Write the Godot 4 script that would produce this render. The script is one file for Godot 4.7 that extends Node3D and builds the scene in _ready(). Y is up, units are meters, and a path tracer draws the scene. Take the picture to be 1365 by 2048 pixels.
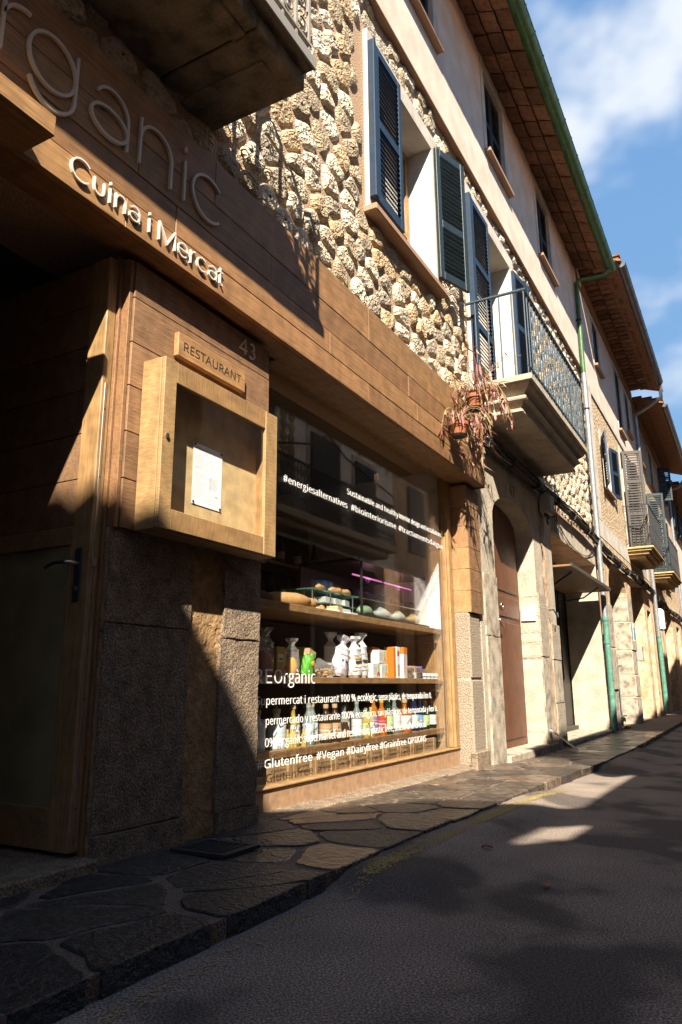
extends Node3D
# Sunlit shop front in a narrow street of stone and plaster houses. x runs along the street, y up, z out of the facade into the street.

class MB:   # collects triangles for one mesh
	var V := PackedVector3Array()
	var N := PackedVector3Array()
	var T := Transform3D()
	func tri(a: Vector3, b: Vector3, c: Vector3, o: Vector3) -> void:
		var g := (c - a).cross(b - a)
		if g.length_squared() < 1e-16:
			return
		if g.dot(o) < 0.0:
			var t := b
			b = c
			c = t
			g = -g
		g = (T.basis * g).normalized()
		V.append(T * a)
		V.append(T * b)
		V.append(T * c)
		N.append(g)
		N.append(g)
		N.append(g)
	func quad(a: Vector3, b: Vector3, c: Vector3, d: Vector3, o: Vector3) -> void:
		tri(a, b, c, o)
		tri(a, c, d, o)
	func tris(a: Vector3, b: Vector3, c: Vector3, na: Vector3, nb: Vector3, nc: Vector3) -> void:
		var g := (c - a).cross(b - a)
		if g.length_squared() < 1e-16:
			return
		var flip := g.dot(na + nb + nc) < 0.0
		V.append(T * a)
		N.append((T.basis * na).normalized())
		if flip:
			V.append(T * c)
			V.append(T * b)
			N.append((T.basis * nc).normalized())
			N.append((T.basis * nb).normalized())
		else:
			V.append(T * b)
			V.append(T * c)
			N.append((T.basis * nb).normalized())
			N.append((T.basis * nc).normalized())
	func box(lo: Vector3, hi: Vector3, b := 0.0) -> MB:
		var c := (lo + hi) / 2.0
		var h := (hi - lo) / 2.0
		b = minf(b, minf(h.x, minf(h.y, h.z)) * 0.9)
		for a in 3:
			var u := (a + 1) % 3
			var v := (a + 2) % 3
			for s in [-1.0, 1.0]:
				var q: Array[Vector3] = []
				for k in [[-1, -1], [1, -1], [1, 1], [-1, 1]]:
					var p := Vector3()
					p[a] = s * h[a]
					p[u] = k[0] * (h[u] - b)
					p[v] = k[1] * (h[v] - b)
					q.append(c + p)
				var o := Vector3()
				o[a] = s
				quad(q[0], q[1], q[2], q[3], o)
				if b > 0.0:
					for s2 in [-1.0, 1.0]:
						var e: Array[Vector3] = []
						for k in [[0, -1], [0, 1], [1, 1], [1, -1]]:
							var p := Vector3()
							p[a] = s * (h[a] - (b if k[0] == 1 else 0.0))
							p[u] = s2 * (h[u] - (b if k[0] == 0 else 0.0))
							p[v] = k[1] * (h[v] - b)
							e.append(c + p)
						var o2 := Vector3()
						o2[a] = s
						o2[u] = s2
						quad(e[0], e[1], e[2], e[3], o2)
		if b > 0.0:
			for sx in [-1.0, 1.0]:
				for sy in [-1.0, 1.0]:
					for sz in [-1.0, 1.0]:
						var s := Vector3(sx, sy, sz)
						var i := h - Vector3(b, b, b)
						tri(c + s * Vector3(h.x, i.y, i.z), c + s * Vector3(i.x, h.y, i.z), c + s * Vector3(i.x, i.y, h.z), s)
		return self
	func tube(p: PackedVector3Array, r: float, seg := 6, r1 := -1.0) -> MB:
		var n := p.size()
		if r1 < 0.0:
			r1 = r
		var d0 := (p[1] - p[0]).normalized()
		var u := d0.cross(Vector3(0.31, 0.9, 0.2)).normalized()
		if u.length() < 0.5:
			u = Vector3.RIGHT
		var rings := []
		for i in n:
			var d := (p[mini(i + 1, n - 1)] - p[maxi(i - 1, 0)]).normalized()
			u = (u - d * u.dot(d)).normalized()
			var w := d.cross(u)
			var ring: Array[Vector3] = []
			for k in seg:
				var t := TAU * k / seg
				ring.append(u * cos(t) + w * sin(t))
			rings.append(ring)
		for i in n - 1:
			var ra := lerpf(r, r1, float(i) / (n - 1))
			var rb := lerpf(r, r1, float(i + 1) / (n - 1))
			for k in seg:
				var l := (k + 1) % seg
				var a0: Vector3 = rings[i][k]
				var a1: Vector3 = rings[i][l]
				var b0: Vector3 = rings[i + 1][k]
				var b1: Vector3 = rings[i + 1][l]
				tris(p[i] + a0 * ra, p[i] + a1 * ra, p[i + 1] + b1 * rb, a0, a1, b1)
				tris(p[i] + a0 * ra, p[i + 1] + b1 * rb, p[i + 1] + b0 * rb, a0, b1, b0)
		for e in [0, n - 1]:
			var rr := r if e == 0 else r1
			var o: Vector3 = (p[0] - p[1]) if e == 0 else (p[n - 1] - p[n - 2])
			for k in range(1, seg - 1):
				tri(p[e] + rings[e][0] * rr, p[e] + rings[e][k] * rr, p[e] + rings[e][k + 1] * rr, o)
		return self
	func lathe(prof: Array, seg := 16) -> MB:   # [radius, height] pairs round the y axis
		for i in prof.size() - 1:
			var a := Vector2(prof[i][0], prof[i][1])
			var b := Vector2(prof[i + 1][0], prof[i + 1][1])
			if a.distance_to(b) < 1e-5:
				continue
			var nn := Vector2(b.y - a.y, a.x - b.x).normalized()
			for k in seg:
				var t0 := TAU * k / seg
				var t1 := TAU * (k + 1) / seg
				var c0 := Vector3(cos(t0), 0, sin(t0))
				var c1 := Vector3(cos(t1), 0, sin(t1))
				var y := Vector3.UP
				var n0 := c0 * nn.x + y * nn.y
				var n1 := c1 * nn.x + y * nn.y
				tris(c0 * a.x + y * a.y, c1 * a.x + y * a.y, c1 * b.x + y * b.y, n0, n1, n1)
				tris(c0 * a.x + y * a.y, c1 * b.x + y * b.y, c0 * b.x + y * b.y, n0, n1, n0)
		return self
	func poly(q: PackedVector2Array, z0: float, z1: float) -> MB:   # an outline in xy given depth
		var ids := Geometry2D.triangulate_polygon(q)
		for i in range(0, ids.size(), 3):
			for z in [z0, z1]:
				var o := Vector3(0, 0, signf(z - (z0 + z1) / 2.0))
				tri(Vector3(q[ids[i]].x, q[ids[i]].y, z), Vector3(q[ids[i + 1]].x, q[ids[i + 1]].y, z), Vector3(q[ids[i + 2]].x, q[ids[i + 2]].y, z), o)
		var cw := Geometry2D.is_polygon_clockwise(q)
		for i in q.size():
			var a := q[i]
			var b := q[(i + 1) % q.size()]
			var o := Vector3(b.y - a.y, a.x - b.x, 0) * (-1.0 if cw else 1.0)
			quad(Vector3(a.x, a.y, z0), Vector3(b.x, b.y, z0), Vector3(b.x, b.y, z1), Vector3(a.x, a.y, z1), o)
		return self
	func stroke(p: PackedVector2Array, w: float, z0: float, z1: float) -> MB:   # a flat bar that follows a line
		var l := PackedVector2Array()
		var r := PackedVector2Array()
		var n := p.size()
		var closed := p[0].distance_to(p[n - 1]) < 1e-4
		for i in n:
			var a := p[i - 1] if i > 0 else (p[n - 2] if closed else p[0])
			var c := p[i + 1] if i < n - 1 else (p[1] if closed else p[n - 1])
			var d0 := (p[i] - a).normalized() if a != p[i] else (c - p[i]).normalized()
			var d1 := (c - p[i]).normalized() if c != p[i] else d0
			var m := (d0 + d1).normalized()
			var o := Vector2(-m.y, m.x) * (w / 2.0) / maxf(0.5, m.dot(d1))
			l.append(p[i] + o)
			r.append(p[i] - o)
		for i in n - 1:
			var a := l[i]
			var b := l[i + 1]
			var c := r[i + 1]
			var d := r[i]
			quad(Vector3(a.x, a.y, z1), Vector3(b.x, b.y, z1), Vector3(c.x, c.y, z1), Vector3(d.x, d.y, z1), Vector3.BACK)
			var m := (a + b - c - d)
			quad(Vector3(a.x, a.y, z0), Vector3(b.x, b.y, z0), Vector3(b.x, b.y, z1), Vector3(a.x, a.y, z1), Vector3(m.x, m.y, 0))
			quad(Vector3(d.x, d.y, z0), Vector3(c.x, c.y, z0), Vector3(c.x, c.y, z1), Vector3(d.x, d.y, z1), Vector3(-m.x, -m.y, 0))
		if not closed:
			for e in [0, n - 1]:
				var o2: Vector2 = p[0] - p[1] if e == 0 else p[n - 1] - p[n - 2]
				quad(Vector3(l[e].x, l[e].y, z0), Vector3(r[e].x, r[e].y, z0), Vector3(r[e].x, r[e].y, z1), Vector3(l[e].x, l[e].y, z1), Vector3(o2.x, o2.y, 0))
		return self
	func sheet(nx: int, ny: int, f: Callable, o: Vector3, flat := false) -> MB:   # a smooth surface over a grid; o is its outer side
		var p := PackedVector3Array()
		for j in ny + 1:
			for i in nx + 1:
				p.append(f.call(float(i) / nx, float(j) / ny))
		var nn := PackedVector3Array()
		for j in ny + 1:
			for i in nx + 1:
				var dx := p[j * (nx + 1) + mini(i + 1, nx)] - p[j * (nx + 1) + maxi(i - 1, 0)]
				var dy := p[mini(j + 1, ny) * (nx + 1) + i] - p[maxi(j - 1, 0) * (nx + 1) + i]
				var g := dx.cross(dy).normalized()
				nn.append(g if g.dot(o) >= 0.0 else -g)
		for j in ny:
			for i in nx:
				var a := j * (nx + 1) + i
				var b := a + 1
				var c := a + nx + 2
				var d := a + nx + 1
				if flat:
					quad(p[a], p[b], p[c], p[d], nn[a] + nn[c])
				else:
					tris(p[a], p[b], p[c], nn[a], nn[b], nn[c])
					tris(p[a], p[c], p[d], nn[a], nn[c], nn[d])
		return self
	func blob(r: Vector3, rng: RandomNumberGenerator, lumpy := 0.1, seg := 12) -> MB:   # an uneven rounded body
		var ph := rng.randf() * 9.0
		var pt := func(u: float, v: float) -> Vector3:
			var a := u * TAU
			var b := (v - 0.5) * PI
			var d := Vector3(cos(a) * cos(b), sin(b), sin(a) * cos(b))
			return d * r * (1.0 + lumpy * (sin(d.x * 5.0 + ph) * cos(d.y * 4.0 - ph) + 0.5 * sin(d.z * 9.0 + ph * 2.0)))
		for j in seg / 2:
			for i in seg:
				var u0 := float(i) / seg
				var u1 := float(i + 1) / seg
				var v0 := float(j) / (seg / 2)
				var v1 := float(j + 1) / (seg / 2)
				var a: Vector3 = pt.call(u0, v0)
				var b: Vector3 = pt.call(u1, v0)
				var c: Vector3 = pt.call(u1, v1)
				var d: Vector3 = pt.call(u0, v1)
				var q := r * r
				tris(a, b, c, a / q, b / q, c / q)
				tris(a, c, d, a / q, c / q, d / q)
		return self
	func mesh(m: Material) -> ArrayMesh:
		var a := []
		a.resize(Mesh.ARRAY_MAX)
		a[Mesh.ARRAY_VERTEX] = V
		a[Mesh.ARRAY_NORMAL] = N
		var me := ArrayMesh.new()
		me.add_surface_from_arrays(Mesh.PRIMITIVE_TRIANGLES, a)
		me.surface_set_material(0, m)
		return me

var rng := RandomNumberGenerator.new()
var M := {}
var X := {}
var fnl := FastNoiseLite.new()

func part(parent: Node, called: String, b: MB, m: Material, kind := "") -> MeshInstance3D:
	var o := MeshInstance3D.new()
	o.name = called
	o.mesh = b.mesh(m)
	if kind:
		o.set_meta("kind", kind)
	parent.add_child(o, true)
	return o

func put(parent: Node, called: String, me: Mesh, at: Transform3D) -> MeshInstance3D:
	var o := MeshInstance3D.new()
	o.name = called
	o.mesh = me
	o.transform = at
	parent.add_child(o, true)
	return o

func tag(o: Node, label: String, category: String, group := "") -> void:
	o.set_meta("label", label)
	o.set_meta("category", category)
	if group:
		o.set_meta("group", group)

func thing(called: String, label: String, category: String, at := Vector3.ZERO, group := "") -> Node3D:
	var o := Node3D.new()
	o.name = called
	o.position = at
	tag(o, label, category, group)
	add_child(o, true)
	return o

func bx(x0: float, x1: float, y0: float, y1: float, z0: float, z1: float, b := 0.0) -> MB:
	return MB.new().box(Vector3(x0, y0, z0), Vector3(x1, y1, z1), b)

func lin(r: float, g: float, b: float) -> Color:
	return Color(r, g, b).linear_to_srgb()

func noise(freq: float, type := FastNoiseLite.TYPE_SIMPLEX_SMOOTH, oct := 4, lo := 0.7, hi := 1.0, sd := 1, size := 512, mid := 0.5) -> NoiseTexture2D:
	var n := FastNoiseLite.new()
	n.noise_type = type
	n.frequency = freq
	n.fractal_octaves = oct
	n.seed = sd
	if type == FastNoiseLite.TYPE_CELLULAR:
		n.cellular_return_type = FastNoiseLite.RETURN_DISTANCE
		n.fractal_type = FastNoiseLite.FRACTAL_NONE if oct <= 1 else FastNoiseLite.FRACTAL_FBM
	var t := NoiseTexture2D.new()
	t.width = size
	t.height = size
	t.seamless = true
	t.noise = n
	var g := Gradient.new()
	g.offsets = PackedFloat32Array([0.0, mid, 1.0])
	var m := (lo + hi) / 2.0
	if lo > 0.0:   # a tint is a share of the light, a relief is a plain height
		g.colors = PackedColorArray([lin(lo, lo, lo), lin(m, m, m), lin(hi, hi, hi)])
	else:
		g.colors = PackedColorArray([Color(lo, lo, lo), Color(m, m, m), Color(hi, hi, hi)])
	t.color_ramp = g
	return t

func tint(freq: float, cols: Array, offs: Array, type := FastNoiseLite.TYPE_SIMPLEX_SMOOTH, oct := 5, sd := 3, size := 512) -> NoiseTexture2D:
	var t := noise(freq, type, oct, 0, 1, sd, size)
	var g := Gradient.new()
	var pc := PackedColorArray()
	for c in cols:
		pc.append(c)
	g.offsets = PackedFloat32Array(offs)
	g.colors = pc
	t.color_ramp = g
	return t

# a material: tx tints it, bt bumps it by cm centimetres, sc scales both over the world
func mat(c: Color, rough := 0.85, tx: Texture2D = null, sc := Vector3.ONE, bt: Texture2D = null, cm := 0.0, metal := 0.0, own := false) -> StandardMaterial3D:
	var m := StandardMaterial3D.new()
	m.albedo_color = c
	m.roughness = rough
	m.metallic = metal
	if tx:
		m.albedo_texture = tx
	if bt:
		m.heightmap_enabled = true
		m.heightmap_texture = bt
		m.heightmap_scale = cm
	if tx or bt:
		m.uv1_triplanar = true
		m.uv1_world_triplanar = not own
		m.uv1_scale = sc
	return m

func detail(m: StandardMaterial3D, tx: Texture2D, sc: Vector3, mask: Texture2D = null) -> StandardMaterial3D:
	m.detail_enabled = true
	m.detail_blend_mode = BaseMaterial3D.BLEND_MODE_MUL
	m.detail_albedo = tx
	m.detail_uv_layer = BaseMaterial3D.DETAIL_UV_2
	m.uv2_triplanar = true
	m.uv2_world_triplanar = true
	m.uv2_scale = sc
	return m

func glass(a := 0.04, c := Color.WHITE) -> StandardMaterial3D:
	var m := StandardMaterial3D.new()
	m.albedo_color = Color(c.r, c.g, c.b, a)
	m.roughness = 0.0
	m.transparency = BaseMaterial3D.TRANSPARENCY_ALPHA
	return m

func arc(cx: float, cy: float, rx: float, ry: float, a0: float, a1: float, n := 14) -> PackedVector2Array:
	var p := PackedVector2Array()
	for i in n + 1:
		var t := deg_to_rad(lerpf(a0, a1, float(i) / n))
		p.append(Vector2(cx + rx * cos(t), cy + ry * sin(t)))
	return p

func pv(a: Array) -> PackedVector2Array:
	var p := PackedVector2Array()
	for i in range(0, a.size(), 2):
		p.append(Vector2(a[i], a[i + 1]))
	return p

func p3(a: Array) -> PackedVector3Array:
	var p := PackedVector3Array()
	for i in range(0, a.size(), 3):
		p.append(Vector3(a[i], a[i + 1], a[i + 2]))
	return p

# a wall with rectangular openings: faces, and the sides of the openings
func wall(b: MB, x0: float, x1: float, y0: float, y1: float, zb: float, zf: float, holes: Array) -> MB:
	var xs := [x0, x1]
	var ys := [y0, y1]
	for h in holes:
		for k in [0, 1]:
			if h[k] > x0 and h[k] < x1 and not xs.has(h[k]):
				xs.append(h[k])
			if h[k + 2] > y0 and h[k + 2] < y1 and not ys.has(h[k + 2]):
				ys.append(h[k + 2])
	xs.sort()
	ys.sort()
	var solid := func(i: int, j: int) -> bool:
		if i < 0 or j < 0 or i >= xs.size() - 1 or j >= ys.size() - 1:
			return false
		var cx: float = (xs[i] + xs[i + 1]) / 2.0
		var cy: float = (ys[j] + ys[j + 1]) / 2.0
		for h in holes:
			if cx > h[0] and cx < h[1] and cy > h[2] and cy < h[3]:
				return false
		return true
	for i in xs.size() - 1:
		for j in ys.size() - 1:
			if not solid.call(i, j):
				continue
			var a: float = xs[i]
			var c: float = xs[i + 1]
			var d: float = ys[j]
			var e: float = ys[j + 1]
			b.quad(Vector3(a, d, zf), Vector3(c, d, zf), Vector3(c, e, zf), Vector3(a, e, zf), Vector3.BACK)
			b.quad(Vector3(a, d, zb), Vector3(c, d, zb), Vector3(c, e, zb), Vector3(a, e, zb), Vector3.FORWARD)
			if not solid.call(i - 1, j):
				b.quad(Vector3(a, d, zb), Vector3(a, e, zb), Vector3(a, e, zf), Vector3(a, d, zf), Vector3.LEFT)
			if not solid.call(i + 1, j):
				b.quad(Vector3(c, d, zb), Vector3(c, e, zb), Vector3(c, e, zf), Vector3(c, d, zf), Vector3.RIGHT)
			if not solid.call(i, j - 1):
				b.quad(Vector3(a, d, zb), Vector3(c, d, zb), Vector3(c, d, zf), Vector3(a, d, zf), Vector3.DOWN)
			if not solid.call(i, j + 1):
				b.quad(Vector3(a, e, zb), Vector3(c, e, zb), Vector3(c, e, zf), Vector3(a, e, zf), Vector3.UP)
	return b

# the stone between a rectangular opening and the arch drawn in its top
func spandrel(b: MB, x0: float, x1: float, ys: float, yt: float, top: float, zb: float, zf: float) -> MB:
	var n := 16
	for i in n:
		var q := []
		for k in [i, i + 1]:
			var t := PI * (1.0 - float(k) / n)
			q.append(Vector2((x0 + x1) / 2.0 + (x1 - x0) / 2.0 * cos(t), ys + (yt - ys) * sin(t)))
		var a: Vector2 = q[0]
		var c: Vector2 = q[1]
		for z in [zb, zf]:
			b.quad(Vector3(a.x, a.y, z), Vector3(c.x, c.y, z), Vector3(c.x, top, z), Vector3(a.x, top, z), Vector3(0, 0, 1 if z == zf else -1))
		b.quad(Vector3(a.x, a.y, zb), Vector3(c.x, c.y, zb), Vector3(c.x, c.y, zf), Vector3(a.x, a.y, zf), Vector3((x0 + x1) / 2.0, ys, 0) - Vector3(a.x, a.y, 0) + Vector3(0, -0.01, 0))
	return b

func lettering(parent: Node, s: String, x0: float, y0: float, x1: float, h: float, z: float, m: Material, bold := false, depth := 0.001) -> MeshInstance3D:
	var f := SystemFont.new()
	f.font_names = PackedStringArray(["Droid Sans"])
	var fv := FontVariation.new()   # the vinyl letters are lighter than the font
	fv.base_font = f
	fv.variation_embolden = 0.0 if bold else -0.2
	var t := TextMesh.new()
	t.font = fv
	t.text = s
	t.font_size = 64
	t.pixel_size = 0.01
	t.depth = depth
	t.curve_step = 2.0
	t.material = m
	t.horizontal_alignment = HORIZONTAL_ALIGNMENT_LEFT
	var bb := t.get_aabb()
	var o := MeshInstance3D.new()
	o.name = "lettering"
	o.mesh = t
	var sx := (x1 - x0) / maxf(bb.size.x, 0.001)
	var sy := h / 0.46 * 1.0   # a capital is 0.46 high at this size
	o.transform = Transform3D(Basis.from_scale(Vector3(sx, sy, 1)), Vector3(x0 - bb.position.x * sx, y0 - BASE * sy, z))
	parent.add_child(o, true)
	return o

const BASE := -0.22

func _ready() -> void:
	rng.seed = 43
	fnl.noise_type = FastNoiseLite.TYPE_SIMPLEX_SMOOTH
	fnl.seed = 5
	var cam := Camera3D.new()
	cam.name = "camera"
	var yaw := deg_to_rad(61.1355)
	var cam_basis := Basis(Vector3.UP, -yaw) * Basis(Vector3.RIGHT, deg_to_rad(13.4018)) * Basis(Vector3.BACK, deg_to_rad(-0.3859))
	cam.transform = Transform3D(cam_basis, Vector3(0, 0.64, 2.27))
	cam.fov = 69.747
	cam.near = 0.05
	cam.far = 900.0
	add_child(cam)
	var env := Environment.new()
	env.background_mode = Environment.BG_SKY
	env.tonemap_mode = Environment.TONE_MAPPER_LINEAR
	env.tonemap_exposure = 3.1
	env.sdfgi_enabled = true
	env.ssao_enabled = true
	env.ssil_enabled = true
	var sky := Sky.new()
	var psm := PanoramaSkyMaterial.new()
	psm.panorama = sky_picture()
	sky.sky_material = psm
	env.sky = sky
	env.background_energy_multiplier = 1.0
	var we := WorldEnvironment.new()
	we.name = "world_environment"
	we.environment = env
	add_child(we)
	var sun := DirectionalLight3D.new()
	sun.name = "sun"
	sun.light_color = Color(1.0, 0.955, 0.88)
	sun.light_energy = 1.6
	sun.light_angular_distance = 0.5
	sun.shadow_enabled = true
	add_child(sun)
	sun.look_at_from_position(Vector3.ZERO, Vector3(1.87, -1.85, -1.0))
	materials()
	ground()
	opposite()
	stone_house()
	far_houses()
	shop_front()
	shop_inside()
	shop_goods()
	street_details()

func sky_picture() -> ImageTexture:
	var w := 2048
	var h := 1024
	var px := PackedFloat32Array()
	px.resize(w * h * 3)
	var n := FastNoiseLite.new()
	n.noise_type = FastNoiseLite.TYPE_SIMPLEX_SMOOTH
	n.fractal_octaves = 6
	n.fractal_gain = 0.6
	n.frequency = 1.3
	n.seed = 11
	var k := 0
	for j in h:
		var up := (0.5 - (j + 0.5) / h) * PI
		var sy := sin(up)
		var cy := cos(up)
		var y := maxf(sy, 0.0)
		var base := Color(0.104, 0.186, 0.285).lerp(Color(0.046, 0.105, 0.222), pow(y, 0.8))
		for i in w:
			var c := base
			if sy > 0.02:
				var a := ((i + 0.5) / w) * TAU
				var p := Vector3(sin(a) * cy, sy * 1.6, cos(a) * cy) * 1.15
				var v := n.get_noise_3dv(p + Vector3(2.1, 0.4, 1.7)) + 0.30 * sin(p.x * 2.1 + 1.3) * cos(p.z * 1.8 + 0.4)
				c = c.lerp(Color(0.315, 0.33, 0.35), smoothstep(0.10, 0.58, v) * 0.88 * smoothstep(0.02, 0.2, sy))
			elif sy <= 0.0:
				c = Color(0.12, 0.11, 0.1)
			px[k] = c.r
			px[k + 1] = c.g
			px[k + 2] = c.b
			k += 3
	return ImageTexture.create_from_image(Image.create_from_data(w, h, false, Image.FORMAT_RGBF, px.to_byte_array()))

func materials() -> void:
	X.fine = noise(0.03, FastNoiseLite.TYPE_SIMPLEX_SMOOTH, 5, 0.68, 1.0, 2)
	X.soft = noise(0.008, FastNoiseLite.TYPE_SIMPLEX_SMOOTH, 5, 0.62, 1.0, 8)
	X.pit = noise(0.035, FastNoiseLite.TYPE_CELLULAR, 3, 0.0, 1.0, 4)
	X.bump = noise(0.05, FastNoiseLite.TYPE_SIMPLEX, 6, 0.0, 1.0, 6)
	X.rock = noise(0.011, FastNoiseLite.TYPE_SIMPLEX, 7, 0.0, 1.0, 16, 1024)
	X.rock.noise.fractal_gain = 0.66
	X.blotch = noise(0.009, FastNoiseLite.TYPE_SIMPLEX, 7, 0.35, 1.0, 17, 1024)
	X.blotch.noise.fractal_gain = 0.66
	X.grain = noise(0.02, FastNoiseLite.TYPE_SIMPLEX_SMOOTH, 6, 0.55, 1.0, 9)
	X.grit = noise(0.11, FastNoiseLite.TYPE_CELLULAR, 1, 0.0, 1.0, 12)
	X.speck = tint(0.24, [lin(0.2, 0.195, 0.19), lin(0.5, 0.495, 0.49), lin(0.62, 0.61, 0.6), lin(0.95, 0.94, 0.92)], [0.34, 0.5, 0.6, 0.74], FastNoiseLite.TYPE_SIMPLEX, 3, 13, 1024)
	X.gravel = noise(0.2, FastNoiseLite.TYPE_CELLULAR, 1, 0.0, 1.0, 14, 1024)
	X.stone = tint(0.022, [lin(0.44, 0.33, 0.21), lin(0.64, 0.54, 0.39), lin(0.74, 0.66, 0.52), lin(0.54, 0.38, 0.23)], [0.15, 0.42, 0.62, 0.9])
	X.dark = noise(0.012, FastNoiseLite.TYPE_SIMPLEX_SMOOTH, 5, 0.25, 1.0, 21, 512, 0.4)
	X.pinkish = tint(0.009, [lin(0.56, 0.425, 0.345), lin(0.60, 0.475, 0.39), lin(0.635, 0.52, 0.435)], [0.2, 0.5, 0.8], FastNoiseLite.TYPE_SIMPLEX_SMOOTH, 5, 31)
	X.ochre = tint(0.008, [lin(0.46, 0.31, 0.18), lin(0.56, 0.41, 0.26), lin(0.62, 0.49, 0.34)], [0.2, 0.5, 0.85], FastNoiseLite.TYPE_SIMPLEX_SMOOTH, 5, 32)
	X.granite = tint(0.05, [lin(0.10, 0.085, 0.075), lin(0.22, 0.195, 0.165), lin(0.34, 0.30, 0.25)], [0.2, 0.5, 0.85], FastNoiseLite.TYPE_SIMPLEX, 5, 33)
	X.flag = tint(0.014, [lin(0.055, 0.045, 0.036), lin(0.115, 0.09, 0.07), lin(0.19, 0.145, 0.105)], [0.2, 0.5, 0.85], FastNoiseLite.TYPE_SIMPLEX_SMOOTH, 6, 34)
	X.tar = tint(0.004, [lin(0.035, 0.033, 0.032), lin(0.095, 0.088, 0.083), lin(0.125, 0.115, 0.107)], [0.28, 0.45, 0.8], FastNoiseLite.TYPE_SIMPLEX_SMOOTH, 6, 35)
	M.mortar = mat(lin(0.50, 0.33, 0.21), 0.95, X.fine, Vector3.ONE * 2.4, X.bump, 0.7)
	M.stones = []
	for k in 5:
		var t: float = [1.0, 0.9, 1.08, 0.96, 0.84][k]
		M.stones.append(detail(mat(Color(t, t * [1.0, 0.97, 1.0, 0.93, 0.99][k], t * [1.0, 0.93, 1.02, 0.84, 1.0][k]), 0.95, X.stone, Vector3.ONE * [2.1, 2.6, 1.8, 2.3, 2.0][k], X.pit, 3.2), X.fine, Vector3.ONE * 6.0))
	M.pink = mat(Color.WHITE, 0.9, X.pinkish, Vector3(0.45, 0.45, 0.45), X.bump, 0.12)
	M.pale = mat(lin(0.60, 0.54, 0.47), 0.9, X.soft, Vector3.ONE * 0.6, X.bump, 0.1)
	M.white = mat(lin(0.68, 0.66, 0.60), 0.85, X.soft, Vector3.ONE * 0.5)
	M.ochre = detail(mat(Color(1.12, 1.12, 1.12), 0.92, X.ochre, Vector3.ONE * 0.45, X.bump, 0.35), X.blotch, Vector3.ONE * 0.35)
	M.rough_ochre = detail(mat(Color.WHITE, 0.95, X.ochre, Vector3.ONE * 0.9, X.pit, 3.0), X.fine, Vector3.ONE * 3.0)
	M.ashlar = detail(mat(lin(0.66, 0.56, 0.43), 0.9, X.fine, Vector3.ONE * 2.1, X.bump, 0.6), X.dark, Vector3.ONE * 0.8)
	M.ashlar2 = detail(mat(lin(0.50, 0.42, 0.32), 0.9, X.soft, Vector3.ONE * 1.3, X.bump, 1.0), X.fine, Vector3.ONE * 4.0)
	M.granite = detail(mat(Color(1.3, 1.2, 1.08), 0.9, X.granite, Vector3.ONE * 3.0, X.rock, 1.4), X.blotch, Vector3.ONE * 0.8)
	M.granite_light = detail(mat(Color(1.25, 1.2, 1.12), 0.9, X.granite, Vector3.ONE * 3.4, X.rock, 0.8), X.fine, Vector3.ONE * 5.0)
	M.tan = detail(mat(lin(0.62, 0.375, 0.17), 0.9, X.soft, Vector3.ONE * 1.2, X.rock, 1.0), X.blotch, Vector3.ONE * 0.9)
	M.flags = []
	for k in 4:
		var t: float = [1.0, 0.8, 1.2, 0.92][k]
		M.flags.append(detail(mat(Color(t, t * [1.0, 0.98, 0.96, 1.02][k], t * [1.0, 1.0, 0.92, 1.0][k]), [0.28, 0.36, 0.24, 0.32][k], X.flag, Vector3.ONE * 1.3, X.rock, 1.8), X.blotch, Vector3.ONE * 1.1))
	M.slates = []
	for k in 3:
		M.slates.append(detail(mat(lin([0.085, 0.125, 0.07][k], [0.076, 0.108, 0.065][k], [0.07, 0.092, 0.064][k]), [0.42, 0.5, 0.46][k], X.dark, Vector3.ONE * 2.1, X.rock, 1.8), X.blotch, Vector3.ONE * 1.1))
	M.joint = mat(lin(0.21, 0.15, 0.115), 0.8, X.soft, Vector3.ONE * 2.5, X.bump, 0.8)
	M.tar = detail(mat(Color(1.85, 1.75, 1.66), 0.9, X.tar, Vector3.ONE * 0.4, X.gravel, 0.12), X.speck, Vector3.ONE * 0.42)
	M.yellow = mat(lin(0.42, 0.32, 0.11), 0.85, X.fine, Vector3.ONE * 0.9, X.gravel, 0.2)
	# timber: x, y or z is the way the grain runs
	M.wood = []
	M.panel = []
	for k in 5:
		var t: float = [1.0, 0.8, 1.16, 0.9, 1.06][k]
		M.wood.append(detail(mat(lin(0.43 * t, 0.225 * t * [1.0, 0.97, 1.03, 1.02, 0.98][k], 0.092 * t), 0.62, X.grain, Vector3(0.35, 4.5, 4.5), X.bump, 0.08), X.soft, Vector3(1.7, 1.1, 1.7)))
		M.panel.append(detail(mat(lin(0.34 * t, 0.185 * t, 0.09 * t), 0.68, X.grain, Vector3(0.5, 5.5, 5.5), X.bump, 0.1), X.soft, Vector3(2.4, 1.6, 2.4)))
	M.oak_x = detail(mat(lin(0.46, 0.27, 0.115), 0.55, X.grain, Vector3(0.5, 5.0, 5.0), X.bump, 0.04), X.soft, Vector3(2, 2, 2))
	M.oak_y = detail(mat(lin(0.46, 0.27, 0.11), 0.55, X.grain, Vector3(5.0, 0.5, 5.0), X.bump, 0.04), X.soft, Vector3(2, 2, 2))
	M.oak_cross = detail(mat(lin(0.52, 0.32, 0.135), 0.6, X.grain, Vector3(1.2, 9.0, 1.2), X.bump, 0.06), X.soft, Vector3(3, 1, 3))
	M.oak_cross2 = detail(mat(lin(0.45, 0.26, 0.105), 0.6, X.grain, Vector3(9.0, 1.2, 1.2), X.bump, 0.06), X.soft, Vector3(1, 3, 3))
	M.door_red = detail(mat(lin(0.19, 0.07, 0.034), 0.5, X.grain, Vector3(5.0, 0.4, 5.0), X.bump, 0.03), X.soft, Vector3.ONE)
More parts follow.
